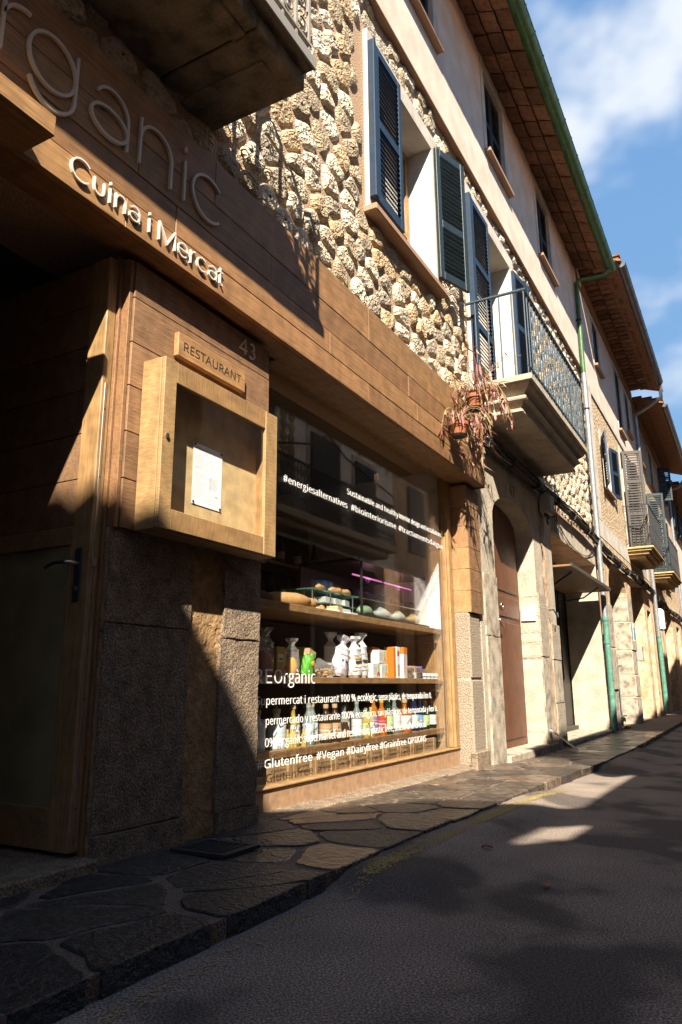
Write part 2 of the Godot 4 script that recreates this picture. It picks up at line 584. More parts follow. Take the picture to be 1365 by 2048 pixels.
	M.cork = detail(mat(lin(0.80, 0.58, 0.29), 0.9, X.fine, Vector3.ONE * 8.0), X.soft, Vector3.ONE * 2.0)
	M.steel = mat(lin(0.5, 0.49, 0.47), 0.35, null, Vector3.ONE, null, 0, 1.0)
	M.letter = mat(lin(0.66, 0.60, 0.52), 0.4)
	M.letter_dull = mat(lin(0.56, 0.50, 0.43), 0.45)
	M.vinyl = mat(lin(0.86, 0.86, 0.84), 0.6)
	M.ink = mat(lin(0.02, 0.016, 0.012), 0.8)
	M.black = mat(lin(0.012, 0.012, 0.012), 0.5)
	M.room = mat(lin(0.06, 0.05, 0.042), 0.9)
	M.iron = mat(lin(0.035, 0.037, 0.04), 0.5, X.fine, Vector3.ONE * 3.0)
	M.iron_grey = mat(lin(0.30, 0.28, 0.255), 0.55, X.fine, Vector3.ONE * 4.0)
	M.rail = mat(lin(0.045, 0.075, 0.10), 0.45, X.fine, Vector3.ONE * 4.0)
	M.blue = detail(mat(lin(0.016, 0.042, 0.085), 0.5, X.fine, Vector3.ONE * 3.0), X.soft, Vector3.ONE * 2.0)
	M.teal = detail(mat(lin(0.014, 0.03, 0.037), 0.5, X.fine, Vector3.ONE * 3.0), X.soft, Vector3.ONE * 2.0)
	M.dusk = mat(lin(0.010, 0.013, 0.019), 0.7)
	M.grey_shutter = mat(lin(0.05, 0.043, 0.038), 0.6, X.fine, Vector3.ONE * 3.0)
	M.terra = []
	for k in 4:
		var t: float = [1.0, 0.8, 1.2, 0.66][k]
		M.terra.append(detail(mat(lin(0.46 * t, 0.22 * t, 0.115 * t), 0.9, X.fine, Vector3.ONE * 3.0, X.bump, 0.5), X.dark, Vector3.ONE * 1.6))
	M.pot = mat(lin(0.42, 0.13, 0.055), 0.8, X.fine, Vector3.ONE * 5.0)
	M.sill = mat(lin(0.40, 0.24, 0.15), 0.85, X.fine, Vector3.ONE * 3.0)
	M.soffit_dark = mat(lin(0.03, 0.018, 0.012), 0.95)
	M.green = mat(lin(0.06, 0.17, 0.055), 0.42, X.dark, Vector3.ONE * 1.5)
	M.mint = detail(mat(lin(0.14, 0.37, 0.275), 0.65, X.fine, Vector3.ONE * 2.0), X.blotch, Vector3.ONE * 0.7)
	M.zinc = mat(lin(0.40, 0.42, 0.44), 0.45, X.soft, Vector3.ONE * 1.5, null, 0, 0.6)
	M.zinc_dark = mat(lin(0.16, 0.155, 0.15), 0.4, X.soft, Vector3.ONE * 1.5, null, 0, 0.6)
	M.slab = detail(mat(lin(0.42, 0.33, 0.22), 0.92, X.dark, Vector3.ONE * 0.9, X.bump, 0.9), X.fine, Vector3.ONE * 4.0)
	M.cement = detail(mat(lin(0.60, 0.51, 0.395), 0.9, X.soft, Vector3.ONE * 0.7, X.bump, 0.25), X.fine, Vector3.ONE * 1.7)
	M.low_bounce_wall = mat(lin(0.20, 0.145, 0.095), 0.9, X.soft, Vector3.ONE * 0.5)  # darkened so this unseen wall bounces little light back
	M.cornice = mat(lin(0.56, 0.38, 0.17), 0.85, X.soft, Vector3.ONE * 0.9)
	M.brown_band = mat(lin(0.28, 0.16, 0.075), 0.85, X.soft, Vector3.ONE * 1.2)
	M.marble = detail(mat(lin(0.50, 0.31, 0.18), 0.55, X.soft, Vector3.ONE * 3.0), X.fine, Vector3.ONE * 9.0)
	M.pane = glass(0.0)
	M.pane_dark = mat(lin(0.02, 0.022, 0.025), 0.05)
	M.paper = mat(lin(0.72, 0.74, 0.78), 0.8)
	M.cable = mat(lin(0.03, 0.028, 0.027), 0.6)
	M.plastic = mat(lin(0.30, 0.28, 0.25), 0.6)
	M.white_plain = mat(lin(0.72, 0.72, 0.70), 0.6)

# ---------------------------------------------------------------- ground
func pav(x: float) -> float:
	var t := [[-30.0, 0.0], [3.2, -0.012], [6.0, -0.05], [7.6, -0.1], [10.0, -0.132], [80.0, -0.15]]
	for i in t.size() - 1:
		if x <= t[i + 1][0]:
			return lerpf(t[i][1], t[i + 1][1], clampf((x - t[i][0]) / (t[i + 1][0] - t[i][0]), 0, 1))
	return -0.15

func kerb_z(x: float) -> float:
	return 0.83 - 0.008 * clampf(x - 6.0, 0, 12) + 0.018 * fnl.get_noise_1d(x * 60.0)

func road_y(x: float, z: float) -> float:
	var y := pav(x) - 0.062 - 0.02 * clampf(z - 0.83, 0, 1.4)
	var r1 := smoothstep(2.42, 2.62, x + 0.1 * fnl.get_noise_2d(x * 90.0, z * 90.0)) * (1.0 - smoothstep(4.9, 6.0, x))
	var e1 := 1.0 - smoothstep(1.02, 1.22, z + 0.10 * fnl.get_noise_1d(x * 70.0) + 0.08 * (x - 3.0) * 0.3)
	var r2 := smoothstep(7.5, 8.1, x) * (1.0 - smoothstep(10.5, 11.2, x))
	var e2 := 1.0 - smoothstep(0.95, 1.25, z + 0.08 * fnl.get_noise_1d(x * 50.0))
	y += maxf(r1 * e1 * 0.046, r2 * e2 * 0.04)
	return y + 0.004 * fnl.get_noise_2d(x * 40.0, z * 40.0)

func ground() -> void:
	var g := part(self, "ground", MB.new().box(Vector3(-400, -1.2, -400), Vector3(400, -0.6, 400)), M.ochre, "structure")
	var b := MB.new()
	b.sheet(300, 34, func(u, v): return Vector3(lerpf(-3, 15, u), road_y(lerpf(-3, 15, u), lerpf(0.78, 2.5, v)), lerpf(0.78, 2.5, v)), Vector3.UP)
	b.sheet(60, 8, func(u, v): return Vector3(lerpf(-3, 15, u), road_y(lerpf(-3, 15, u), 2.5), lerpf(2.5, 3.5, v)), Vector3.UP)
	b.sheet(40, 8, func(u, v): return Vector3(lerpf(15, 60, u), road_y(lerpf(15, 60, u), 1.2), lerpf(0.6, 3.5, v)), Vector3.UP)
	b.sheet(4, 4, func(u, v): return Vector3(lerpf(-30, -3, u), -0.12, lerpf(0.6, 3.5, v)), Vector3.UP)
	part(self, "road", b, M.tar, "structure")
	# chippings lying proud in the asphalt near the camera
	var st := MultiMesh.new()
	st.transform_format = MultiMesh.TRANSFORM_3D
	var peb := MB.new()
	peb.blob(Vector3(0.0035, 0.002, 0.003), rng, 0.2, 5)
	st.mesh = peb.mesh(M.granite_light)
	# worn yellow line: what is left of the paint on the tops of the chippings
	var yl := MB.new()
	for run in [[1.2, 6.0, 0.008], [7.9, 10.0, 0.014]]:
		var x: float = run[0]
		var d: float = run[2]
		while x < run[1]:
			for k in 22:
				var t := (k + 0.5) / 22.0
				var z := 0.845 + t * 0.125 + 0.012 * clampf(x - 4.0, 0, 3)
				var den := (0.85 if x > 2.62 else 0.12) if x < 7.0 else 0.3
				den *= 1.0 - 0.5 * smoothstep(4.4, 6.0, x) if x < 7.0 else 1.0
				den *= smoothstep(0.0, 0.3, t) * (1.0 - smoothstep(0.7, 1.0, t))
				den *= clampf(0.75 + 1.5 * fnl.get_noise_2d(x * 120.0, z * 500.0), 0.0, 1.3)
				if rng.randf() < den:
					var zz := z + rng.randf_range(-0.003, 0.003)
					var p := [Vector3(x, 0, zz), Vector3(x + d * 1.1, 0, zz), Vector3(x + d * 1.1, 0, zz + 0.0055), Vector3(x, 0, zz + 0.0055)]
					for q in 4:
						p[q].y = road_y(p[q].x, p[q].z) + 0.003
					yl.quad(p[0], p[1], p[2], p[3], Vector3.UP)
			x += d
	part(self, "yellow_line", yl, M.yellow, "structure")
	# pavement: a bed of mortar with irregular flagstones in it
	var pb := MB.new()
	pb.sheet(150, 6, func(u, v): return Vector3(lerpf(-4, 40, u), pav(lerpf(-4, 40, u)) - 0.005, lerpf(-0.6, kerb_z(lerpf(-4, 40, u)) - 0.008, v)), Vector3.UP)
	pb.sheet(150, 1, func(u, v): return Vector3(lerpf(-4, 40, u), pav(lerpf(-4, 40, u)) - 0.005 - v * 0.3, kerb_z(lerpf(-4, 40, u)) - 0.008), Vector3.BACK)
	pb.sheet(4, 1, func(u, v): return Vector3(lerpf(-30, 60, u), -0.1, lerpf(3.4, 4.3, v)), Vector3.UP)
	var pave := part(self, "pavement", pb, M.joint, "structure")
	flagstones(pave)
	# strip of dark edging stones under the shop window, and the step at the shop door
	var sx := 3.22
	while sx < 6.5:
		var l := minf(rng.randf_range(0.7, 1.1), 6.55 - sx)
		part(pave, "edging_stone", bx(sx, sx + l - 0.006, -0.16, pav(sx + l) + 0.012 + 0.02 * smoothstep(4, 6.5, sx), -0.16, 0.05 + rng.randf_range(-0.006, 0.006), 0.008), M.granite)
		sx += l
	var stp := part(self, "shop_doorstep", bx(0.6, 2.13, -0.06, 0.03, -0.5, 0.075, 0.008), M.granite)
	tag(stp, "low dark stone doorstep under the open shop door", "doorstep")
	var gr := thing("drain_grate", "rusty square drain grate set in the flagstones below the grey pillar", "drain grate", Vector3(2.607, 0.0, 0.232))
	gr.rotation.y = 0.0
	part(gr, "frame", wall(MB.new(), -0.12, 0.12, -0.14, 0.14, -0.01, 0.004, [[-0.095, 0.095, -0.115, 0.115]]), M.iron).rotation.x = -PI / 2
	part(gr, "bed", bx(-0.1, 0.1, -0.012, -0.009, -0.12, 0.12), M.black)
	for i in 9:
		part(gr, "bar", bx(-0.097, 0.097, -0.006, 0.002, -0.112 + i * 0.026, -0.1 + i * 0.026), M.iron)
	# a fallen leaf or two
	for q in [[2.95, 1.5, 0.4], [3.42, 1.12, 1.9], [1.98, 0.815, 0.8]]:
		var lf := MB.new()
		lf.sheet(6, 2, func(u, v): return Vector3((u - 0.5) * 0.05, 0.006 + 0.012 * absf(v - 0.5) + 0.006 * sin(u * 3.0), (v - 0.5) * 0.03 * sin(PI * clampf(u, 0.03, 0.97))), Vector3.UP)
		var o := part(self, "dry_leaf", lf, M.pot)
		o.position = Vector3(q[0], road_y(q[0], q[1]), q[1])
		o.rotation.y = q[2]
		tag(o, ["curled brown dry leaf on the asphalt, the one nearest the middle of the road", "dry leaf beside the end of the yellow line", "dry leaf lying by the near kerb edge"][[0.4, 1.9, 0.8].find(q[2])], "leaf")

func flagstones(parent: Node) -> void:
	var pts: Array[Vector2] = []
	var x := -1.2
	while x < 14.6:
		var step := 0.36 if x < 5.0 else 0.5
		var rows := 3
		var off := rng.randf_range(-0.1, 0.1)
		for r in rows:
			var z := -0.02 + (r + 0.5) * 0.86 / rows + off * 0.6
			pts.append(Vector2(x + rng.randf_range(-0.16, 0.16) + (0.18 if r % 2 else 0.0), z + rng.randf_range(-0.1, 0.1)))
		x += step
	for i in pts.size():
		var p := pts[i]
		if p.x < -0.9 or p.x > 14.3:
			continue
		var k := kerb_z(p.x)
		var cell := pv([p.x - 0.6, -0.16, p.x + 0.6, -0.16, p.x + 0.6, k, p.x - 0.6, k])
		for j in pts.size():
			if j == i or pts[j].distance_to(p) > 1.3:
				continue
			var m := (p + pts[j]) / 2.0
			var nrm := (p - pts[j]).normalized()
			var out := PackedVector2Array()
			for e in cell.size():
				var a := cell[e]
				var c := cell[(e + 1) % cell.size()]
				var da := (a - m).dot(nrm)
				var dc := (c - m).dot(nrm)
				if da >= 0:
					out.append(a)
				if (da >= 0) != (dc >= 0):
					out.append(a.lerp(c, da / (da - dc)))
			cell = out
			if cell.size() < 3:
				break
		if cell.size() < 3:
			continue
		# shrink by the joint, round the corners
		var cen := Vector2.ZERO
		for q in cell:
			cen += q
		cen /= cell.size()
		var gap := rng.randf_range(0.005, 0.013) if p.x > 2.9 else rng.randf_range(0.012, 0.032)
		var sh := PackedVector2Array()
		for q in cell:
			var edge := q.y > k - 0.01
			var d := q - cen
			var g := gap
			var r := cen + d * (1.0 - g / maxf(0.06, d.length()) * 1.2)
			if edge:
				r.y = k
			sh.append(r)
		for it in 3:   # broken edges: each side is bent by chance
			var o2 := PackedVector2Array()
			for e in sh.size():
				var a := sh[e]
				var c := sh[(e + 1) % sh.size()]
				var both := a.y > k - 0.012 and c.y > k - 0.012
				var l := a.distance_to(c)
				if it == 0:
					o2.append(a.lerp(c, 0.05 if both else 0.12))
					o2.append(a.lerp(c, 0.95 if both else 0.88))
				else:
					o2.append(a)
					if l > 0.03:
						var nr := Vector2(c.y - a.y, a.x - c.x) / l
						o2.append(a.lerp(c, rng.randf_range(0.4, 0.6)) + nr * l * (rng.randf_range(-0.02, 0.02) if both else rng.randf_range(-0.09, 0.06)))
			sh = o2
		var top := rng.randf_range(-0.002, 0.003)
		var b := MB.new()
		var tilt := Vector2(rng.randf_range(-0.006, 0.006), rng.randf_range(-0.006, 0.006))
		var hgt := func(q: Vector2) -> float: return pav(q.x) + top + tilt.dot(q - cen) + 0.004 * fnl.get_noise_2d(q.x * 200.0, q.y * 200.0)
		for e in sh.size():
			var a := sh[e]
			var c := sh[(e + 1) % sh.size()]
			var ia := cen + (a - cen) * (1.0 - 0.005 / maxf(0.03, (a - cen).length()))
			var ic := cen + (c - cen) * (1.0 - 0.005 / maxf(0.03, (c - cen).length()))
			var va := Vector3(ia.x, hgt.call(ia), ia.y)
			var vc := Vector3(ic.x, hgt.call(ic), ic.y)
			var oa := Vector3(a.x, hgt.call(a) - 0.004, a.y)
			var oc := Vector3(c.x, hgt.call(c) - 0.004, c.y)
			var deep := 0.13 if (a.y > k - 0.06 and c.y > k - 0.06) else 0.03
			b.tri(Vector3(cen.x, hgt.call(cen), cen.y), va, vc, Vector3.UP)
			var outw := Vector3(a.x + c.x - 2 * cen.x, 0, a.y + c.y - 2 * cen.y)
			b.quad(va, vc, oc, oa, outw + Vector3(0, 0.2, 0))
			b.quad(oa, oc, oc - Vector3(0, deep, 0), oa - Vector3(0, deep, 0), outw)
		part(parent, "flagstone", b, M.slates[rng.randi() % 3] if rng.randf() > (cen.x - 2.2) * 0.7 else M.flags[rng.randi() % 4])

# ---------------------------------------------------------------- shared builders
# a louvred shutter leaf, hinged at its own origin, reaching along +x, its base at y = 0
func shutter(parent: Node, called: String, w: float, h: float, m: Material, at: Vector3, turn: float, rails: Array, single := true, pitch := 0.047, tilt := -0.62) -> MeshInstance3D:
	var b := MB.new()
	var s := 0.062
	b.box(Vector3(0, 0, -0.018), Vector3(s, h, 0.018), 0.003)
	b.box(Vector3(w - s, 0, -0.018), Vector3(w, h, 0.018), 0.003)
	var prev := 0.0
	var cuts := [0.0]
	for r in rails:
		cuts.append(r * h)
	cuts.append(h)
	for i in cuts.size():
		var y: float = cuts[i]
		var a := y - 0.04
		var c := y + 0.04
		if i == 0:
			a = 0.0
			c = 0.085
		elif i == cuts.size() - 1:
			a = h - 0.075
			c = h
		b.box(Vector3(s + 0.0005, a, -0.0165), Vector3(w - s - 0.0005, c, 0.0165), 0.002)
	var o := part(parent, called, b, m)
	o.transform = Transform3D(Basis(Vector3.UP, turn), at)
	var sl := MB.new()
	sl.T = Transform3D(Basis(Vector3.RIGHT, tilt), Vector3.ZERO)
	sl.box(Vector3(s, -0.025, -0.004), Vector3(w - s, 0.025, 0.004), 0.002)
	var me := sl.mesh(m)
	var all := MB.new()
	for i in cuts.size() - 1:
		var y0: float = cuts[i] + (0.085 if i == 0 else 0.04)
		var y1: float = cuts[i + 1] - (0.075 if i == cuts.size() - 2 else 0.04)
		var n := int((y1 - y0) / pitch)
		for k in n:
			var y := y0 + (k + 0.5) * (y1 - y0) / n
			if single:
				put(o, "slat", me, Transform3D(Basis(Vector3.RIGHT, rng.randf_range(-0.03, 0.03)), Vector3(0, y, 0)))
			else:
				all.T = Transform3D(Basis(Vector3.RIGHT, tilt), Vector3(0, y, 0))
				all.box(Vector3(s, -0.024, -0.005), Vector3(w - s, 0.024, 0.005))
	if not single:
		part(o, "slats", all, m, "stuff")
	return o

func scroll(b: MB, c: Vector3, r: float, turn: float, flip: float, thick := 0.005) -> void:   # a spiral of iron bar in the xy plane of b.T
	var p := PackedVector3Array()
	for i in 15:
		var t := float(i) / 14.0
		var a := turn + flip * t * TAU * 1.25
		p.append(c + Vector3(cos(a), sin(a), 0) * r * (1.0 - 0.75 * t))
	b.tube(p, thick, 5)

# a balcony slab made of courses that step out: [drop from top, height, reach, inset at the ends]
func stepped_slab(x0: float, x1: float, top: float, courses: Array) -> MB:
	var b := MB.new()
	for c in courses:
		b.box(Vector3(x0 + c[3], top - c[0] - c[1], -0.04), Vector3(x1 - c[3], top - c[0], c[2]), 0.012)
	return b

# a balcony slab with a moulded edge, mitred round three sides; the profile is [reach, height] from the top down
func moulded_slab(x0: float, x1: float, prof: Array) -> MB:
	var b := MB.new()
	var far: float = prof[0][0]
	for i in prof.size() - 1:
		var za: float = prof[i][0]
		var zb: float = prof[i + 1][0]
		var ya: float = prof[i][1]
		var yb: float = prof[i + 1][1]
		var ia := far - za
		var ib := far - zb
		var up := (zb - za) * 1.0
		b.quad(Vector3(x0 + ia, ya, za), Vector3(x1 - ia, ya, za), Vector3(x1 - ib, yb, zb), Vector3(x0 + ib, yb, zb), Vector3(0, up, ya - yb + 0.001))
		b.quad(Vector3(x0 + ia, ya, za), Vector3(x0 + ib, yb, zb), Vector3(x0 + ib, yb, -0.04), Vector3(x0 + ia, ya, -0.04), Vector3(-(ya - yb) - 0.001, up, 0))
		b.quad(Vector3(x1 - ia, ya, za), Vector3(x1 - ib, yb, zb), Vector3(x1 - ib, yb, -0.04), Vector3(x1 - ia, ya, -0.04), Vector3(ya - yb + 0.001, up, 0))
	var l: Array = prof[prof.size() - 1]
	var k: float = far - l[0]
	b.quad(Vector3(x0, prof[0][1], far), Vector3(x1, prof[0][1], far), Vector3(x1, prof[0][1], -0.04), Vector3(x0, prof[0][1], -0.04), Vector3.UP)
	b.quad(Vector3(x0 + k, l[1], l[0]), Vector3(x1 - k, l[1], l[0]), Vector3(x1 - k, l[1], -0.04), Vector3(x0 + k, l[1], -0.04), Vector3.DOWN)
	return b

# clay eave: rows of curved tiles seen from below, one mesh each
func tile_eave(parent: Node, x0: float, x1: float, yw: float, ye: float, reach: float, step: float, rows: int, single: bool, flat := false) -> void:
	var all := MB.new()
	var n := int((x1 - x0) / step)
	for i in n:
		for r in rows:
			var b := MB.new() if single else all
			var t0 := float(r) / rows
			var t1 := float(r + 1) / rows
			var xa := x0 + i * step + 0.012 + rng.randf_range(-0.004, 0.004)
			var xb := xa + step - 0.024
			var drop := 0.03 if r == 0 else (0.012 if r == 1 else 0.0)
			var za := lerpf(0.02, reach, t0) + 0.008
			var zb := lerpf(0.02, reach, t1) - 0.008
			var ya := lerpf(yw, ye, t0) - drop + rng.randf_range(-0.014, 0.014)
			var yb := lerpf(yw, ye, t1) - drop
			var bow := 0.0 if flat else 0.034
			b.sheet(5, 1, func(u, v): return Vector3(lerpf(xa, xb, u), lerpf(ya, yb, v) - bow * sin(PI * u), lerpf(za, zb, v)), Vector3.DOWN)
			for u in [0.0, 1.0]:
				var xx := xa if u == 0.0 else xb
				b.quad(Vector3(xx, ya, za), Vector3(xx, yb, zb), Vector3(xx, yb + 0.05, zb), Vector3(xx, ya + 0.05, za), Vector3(u - 0.5, 0, 0))
			for e in 5:
				var u0 := e / 5.0
				var u1 := (e + 1) / 5.0
				for q in [[za, ya, -1.0], [zb, yb, 1.0]]:
					b.quad(Vector3(lerpf(xa, xb, u0), q[1] - bow * sin(PI * u0), q[0]), Vector3(lerpf(xa, xb, u1), q[1] - bow * sin(PI * u1), q[0]), Vector3(lerpf(xa, xb, u1), q[1] + 0.05, q[0]), Vector3(lerpf(xa, xb, u0), q[1] + 0.05, q[0]), Vector3(0, 0, q[2]))
			if single:
				part(parent, "eave_tile", b, M.terra[rng.randi() % 4])
	if not single:
		part(parent, "eave_tiles", all, M.terra[0], "stuff")

func gutter(parent: Node, x0: float, x1: float, y: float, z: float, r: float, m: Material, clips := 0.42) -> MeshInstance3D:
	var b := MB.new()
	b.sheet(24, 10, func(u, v): return Vector3(lerpf(x0, x1, u), y - r * sin(PI * v), z - r * cos(PI * v)), Vector3.DOWN)
	b.sheet(24, 10, func(u, v): return Vector3(lerpf(x0, x1, u), y - (r - 0.006) * sin(PI * v), z - (r - 0.006) * cos(PI * v)), Vector3.UP)
	b.box(Vector3(x0, y - 0.006, z + r - 0.008), Vector3(x1, y + 0.01, z + r + 0.008), 0.003)
	for e in [x0, x1]:
		b.T = Transform3D(Basis(), Vector3(e, y, z))
		var q := PackedVector2Array()
		for k in 11:
			q.append(Vector2(-r * cos(PI * k / 10.0), -r * sin(PI * k / 10.0)))
		b.T = Transform3D(Basis(Vector3.UP, -PI / 2), Vector3(e, y, z))
		b.poly(q, -0.003, 0.003)
	b.T = Transform3D()
	var g := part(parent, "gutter", b, m)
	if clips > 0.0:
		var c := MB.new()
		c.sheet(1, 10, func(u, v): return Vector3((u - 0.5) * 0.03, -(r + 0.005) * sin(PI * v), -(r + 0.005) * cos(PI * v)), Vector3.DOWN)
		c.box(Vector3(-0.015, 0.0, r - 0.004), Vector3(0.015, 0.018, r + 0.014))
		var me := c.mesh(m)
		var x := x0 + 0.2
		while x < x1:
			put(g, "bracket", me, Transform3D(Basis(), Vector3(x, y, z)))
			x += clips
	return g

# openings a little larger, behind the trim that lines them
func grown(holes: Array, d: float) -> Array:
	var o := []
	for h in holes:
		o.append([h[0] - d, h[1] + d, h[2] - d, h[3] + d])
	return o

# ---------------------------------------------------------------- the stone house with the shop
func stone_house() -> void:
	var H := thing("stone_house", "rubble stone house over the wooden shop front, pink plaster top storey and green gutter", "building")
	var holes := [[0.9, 2.13, -0.3, 2.56], [3.21, 6.58, -0.25, 2.66], [7.45, 9.12, -0.4, 2.76], [10.1, 13.42, -0.4, 2.72], [4.66, 6.06, 4.36, 5.93], [7.1, 8.84, 3.58, 6.08], [0.6, 1.9, 3.9, 6.2], [5.36, 6.18, 7.33, 8.5], [8.0, 8.84, 7.27, 8.56], [10.66, 11.52, 7.27, 8.56], [2.5, 3.4, 7.3, 8.5]]
	var w := part(H, "wall", wall(MB.new(), -4.0, 13.84, -0.5, 8.86, -0.5, -0.03, grown(holes, 0.04)), M.mortar)
	var up := part(H, "pink_plaster", wall(MB.new(), -4.0, 13.84, 6.49, 8.86, -0.028, 0.035, grown(holes, 0.03)), M.pink)
	part(up, "plaster_edge", bx(-4.0, 13.84, 6.465, 6.4895, -0.028, 0.05, 0.006), M.sill)
	# body of the house behind: floors, back and end walls, roof
	var bd := MB.new()
	bd.box(Vector3(-4, 2.8, -6), Vector3(13.84, 3.0, -0.5))
	bd.box(Vector3(-4, 6.3, -6), Vector3(13.84, 6.5, -0.5))
	bd.box(Vector3(-4, -0.5, -6.2), Vector3(13.84, 11.0, -6))
	bd.box(Vector3(-4.2, -0.5, -6.2), Vector3(-4.001, 9.0, -0.03))
	bd.box(Vector3(13.65, -0.5, -6), Vector3(13.839, 8.8, -0.501))
	bd.box(Vector3(-4, -0.5, -6), Vector3(13.64, -0.02, -0.501))
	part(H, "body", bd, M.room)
	var rf := MB.new()
	rf.quad(Vector3(-4.2, 8.62, 0.7), Vector3(13.86, 8.62, 0.7), Vector3(13.86, 11.3, -6.2), Vector3(-4.2, 11.3, -6.2), Vector3.UP)
	rf.quad(Vector3(-4.2, 8.58, 0.7), Vector3(13.86, 8.58, 0.7), Vector3(13.86, 11.26, -6.2), Vector3(-4.2, 11.26, -6.2), Vector3.DOWN)
	rf.quad(Vector3(-4.2, 8.58, 0.7), Vector3(13.86, 8.58, 0.7), Vector3(13.86, 8.62, 0.7), Vector3(-4.2, 8.62, 0.7), Vector3.BACK)
	rf.quad(Vector3(13.86, 8.58, 0.7), Vector3(13.86, 11.26, -6.2), Vector3(13.86, 11.3, -6.2), Vector3(13.86, 8.62, 0.7), Vector3.RIGHT)
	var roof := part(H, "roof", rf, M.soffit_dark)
	tile_eave(roof, 4.2, 13.84, 8.80, 8.56, 0.62, 0.344, 3, true)
	tile_eave(roof, -4.2, 4.2, 8.80, 8.56, 0.62, 0.3, 3, false)
	var gg := gutter(H, -4.2, 13.86, 8.56, 0.70, 0.088, M.green)
	# stones
	stones(w, holes)
	house_windows(H)
	# ground floor to the right of the shop: plaster with an arched doorway, stone jambs
	var gp := MB.new()
	wall(gp, 6.9, 10.08, -0.4, 2.795, -0.25, 0.0, [[7.45, 9.12, -0.4, 2.76]])
	wall(gp, 6.9, 9.95, 2.795, 3.12, -0.029, 0.0, [])
	spandrel(gp, 7.45, 9.12, 2.40, 2.74, 2.762, -0.22, -0.0005)
	part(H, "doorway_plaster", gp, M.cement)
	var lin2 := MB.new()
	wall(lin2, 10.1, 13.84, 2.72, 3.08, -0.029, 0.0, [])
	lin2.box(Vector3(10.1, 2.7, -0.56), Vector3(13.42, 2.7195, -0.001))
	lin2.box(Vector3(13.4, -0.3, -0.56), Vector3(13.419, 2.699, -0.001))
	part(H, "recess_plaster", lin2, M.cement)
	var jl := [[7.02, 7.452, -0.4, 1.12, 0.018], [7.02, 7.452, 1.125, 1.74, 0.014], [9.118, 9.5, -0.4, 0.98, 0.02], [9.118, 9.5, 0.985, 1.76, 0.024], [9.66, 10.102, -0.4, 0.42, 0.03], [9.66, 10.102, 0.425, 0.96, 0.022], [9.66, 10.102, 0.965, 1.42, 0.028], [13.418, 13.84, -0.4, 0.55, 0.03], [13.418, 13.84, 0.555, 1.02, 0.02], [13.418, 13.84, 1.025, 1.5, 0.026]]
	for j in jl:
		var deep := -0.22 if j[0] < 9.3 else -0.3
		part(H, "jamb_stone", block(j[0], j[1], j[2], j[3], deep, j[4], 0.012), [M.ashlar, M.ashlar2][rng.randi() % 2])
	# rough scar of old mortar between the two doorways
	var sc := MB.new()
	sc.sheet(6, 60, func(u, v): return Vector3(9.5 + u * 0.15 + 0.02 * sin(v * 40.0), lerpf(-0.3, 2.75, v), 0.012 + 0.025 * fnl.get_noise_2d(u * 90.0, v * 900.0)), Vector3.BACK, true)
	part(H, "old_mortar", sc, M.mortar)
	# shop pillar: grey stone, tan plaster, grey stone
	var P := part(H, "shop_pillar", bx(2.14, 3.21, -0.3, 2.5, -0.16, -0.006), M.tan)
	for q in [[2.14, 2.66, -0.2, 0.095, 0.02], [2.14, 2.655, 0.0965, 0.9, 0.006], [2.14, 2.66, 0.9015, 1.4, 0.008]]:
		part(P, "pillar_stone", block(q[0], q[1], q[2], q[3], -0.15, q[4]), M.granite)
	for q in [[2.885, 3.209, -0.2, 0.075, 0.024], [2.875, 3.207, 0.077, 0.875, 0.01], [2.90, 3.209, 0.8775, 1.4, 0.013]]:
		part(P, "pillar_stone", block(q[0], q[1], q[2], q[3], -0.155, q[4], 0.012), M.granite)
	var P2 := part(H, "shop_pillar", bx(6.545, 6.9, -0.3, 2.5, -0.2, -0.006), M.ashlar2)
	for q in [[6.543, 6.86, -0.2, 0.7, 0.004], [6.543, 6.84, 0.705, 1.31, 0.006]]:
		part(P2, "pillar_stone", bx(q[0], q[1], q[2], q[3], -0.16, q[4], 0.015), M.granite_light)
	part(P2, "plinth_block", bx(6.36, 6.74, -0.25, 0.085, 0.022, 0.085, 0.012), M.granite)
	arched_door(H)
	# recess of the second doorway: dark doors and a lit reveal
	var dd := MB.new()
	dd.box(Vector3(10.1, -0.3, -0.64), Vector3(13.42, 2.72, -0.58))
	part(H, "recess_door", dd, M.black)
	for x in [12.5, 12.62, 12.78]:
		part(H, "door_batten", bx(x, x + 0.05, -0.14, 2.6, -0.58, -0.545, 0.004), M.grey_shutter)
	part(H, "recess_step", bx(10.1, 13.42, -0.3, -0.085, -0.55, 0.06, 0.01), M.ashlar)
	balcony_left(H)
	balcony_right(H)

# the part of the plane nearer to each point than to any other, cut to a box
func cells(pts: Array[Vector2], reach: Vector2) -> Array:
	var out := []
	for i in pts.size():
		var p := pts[i]
		var c := pv([p.x - reach.x, p.y - reach.y, p.x + reach.x, p.y - reach.y, p.x + reach.x, p.y + reach.y, p.x - reach.x, p.y + reach.y])
		for j in pts.size():
			var q := pts[j]
			if j == i or absf(q.x - p.x) > reach.x * 2.0 or absf(q.y - p.y) > reach.y * 2.0:
				continue
			c = clip(c, (p + q) / 2.0, (p - q).normalized())
		out.append(c)
	return out

func clip(c: PackedVector2Array, m: Vector2, nrm: Vector2) -> PackedVector2Array:
	var o := PackedVector2Array()
	for e in c.size():
		var a := c[e]
		var b := c[(e + 1) % c.size()]
		var da := (a - m).dot(nrm)
		var db := (b - m).dot(nrm)
		if da >= 0:
			o.append(a)
		if (da >= 0) != (db >= 0):
			o.append(a.lerp(b, da / (da - db)))
	return o

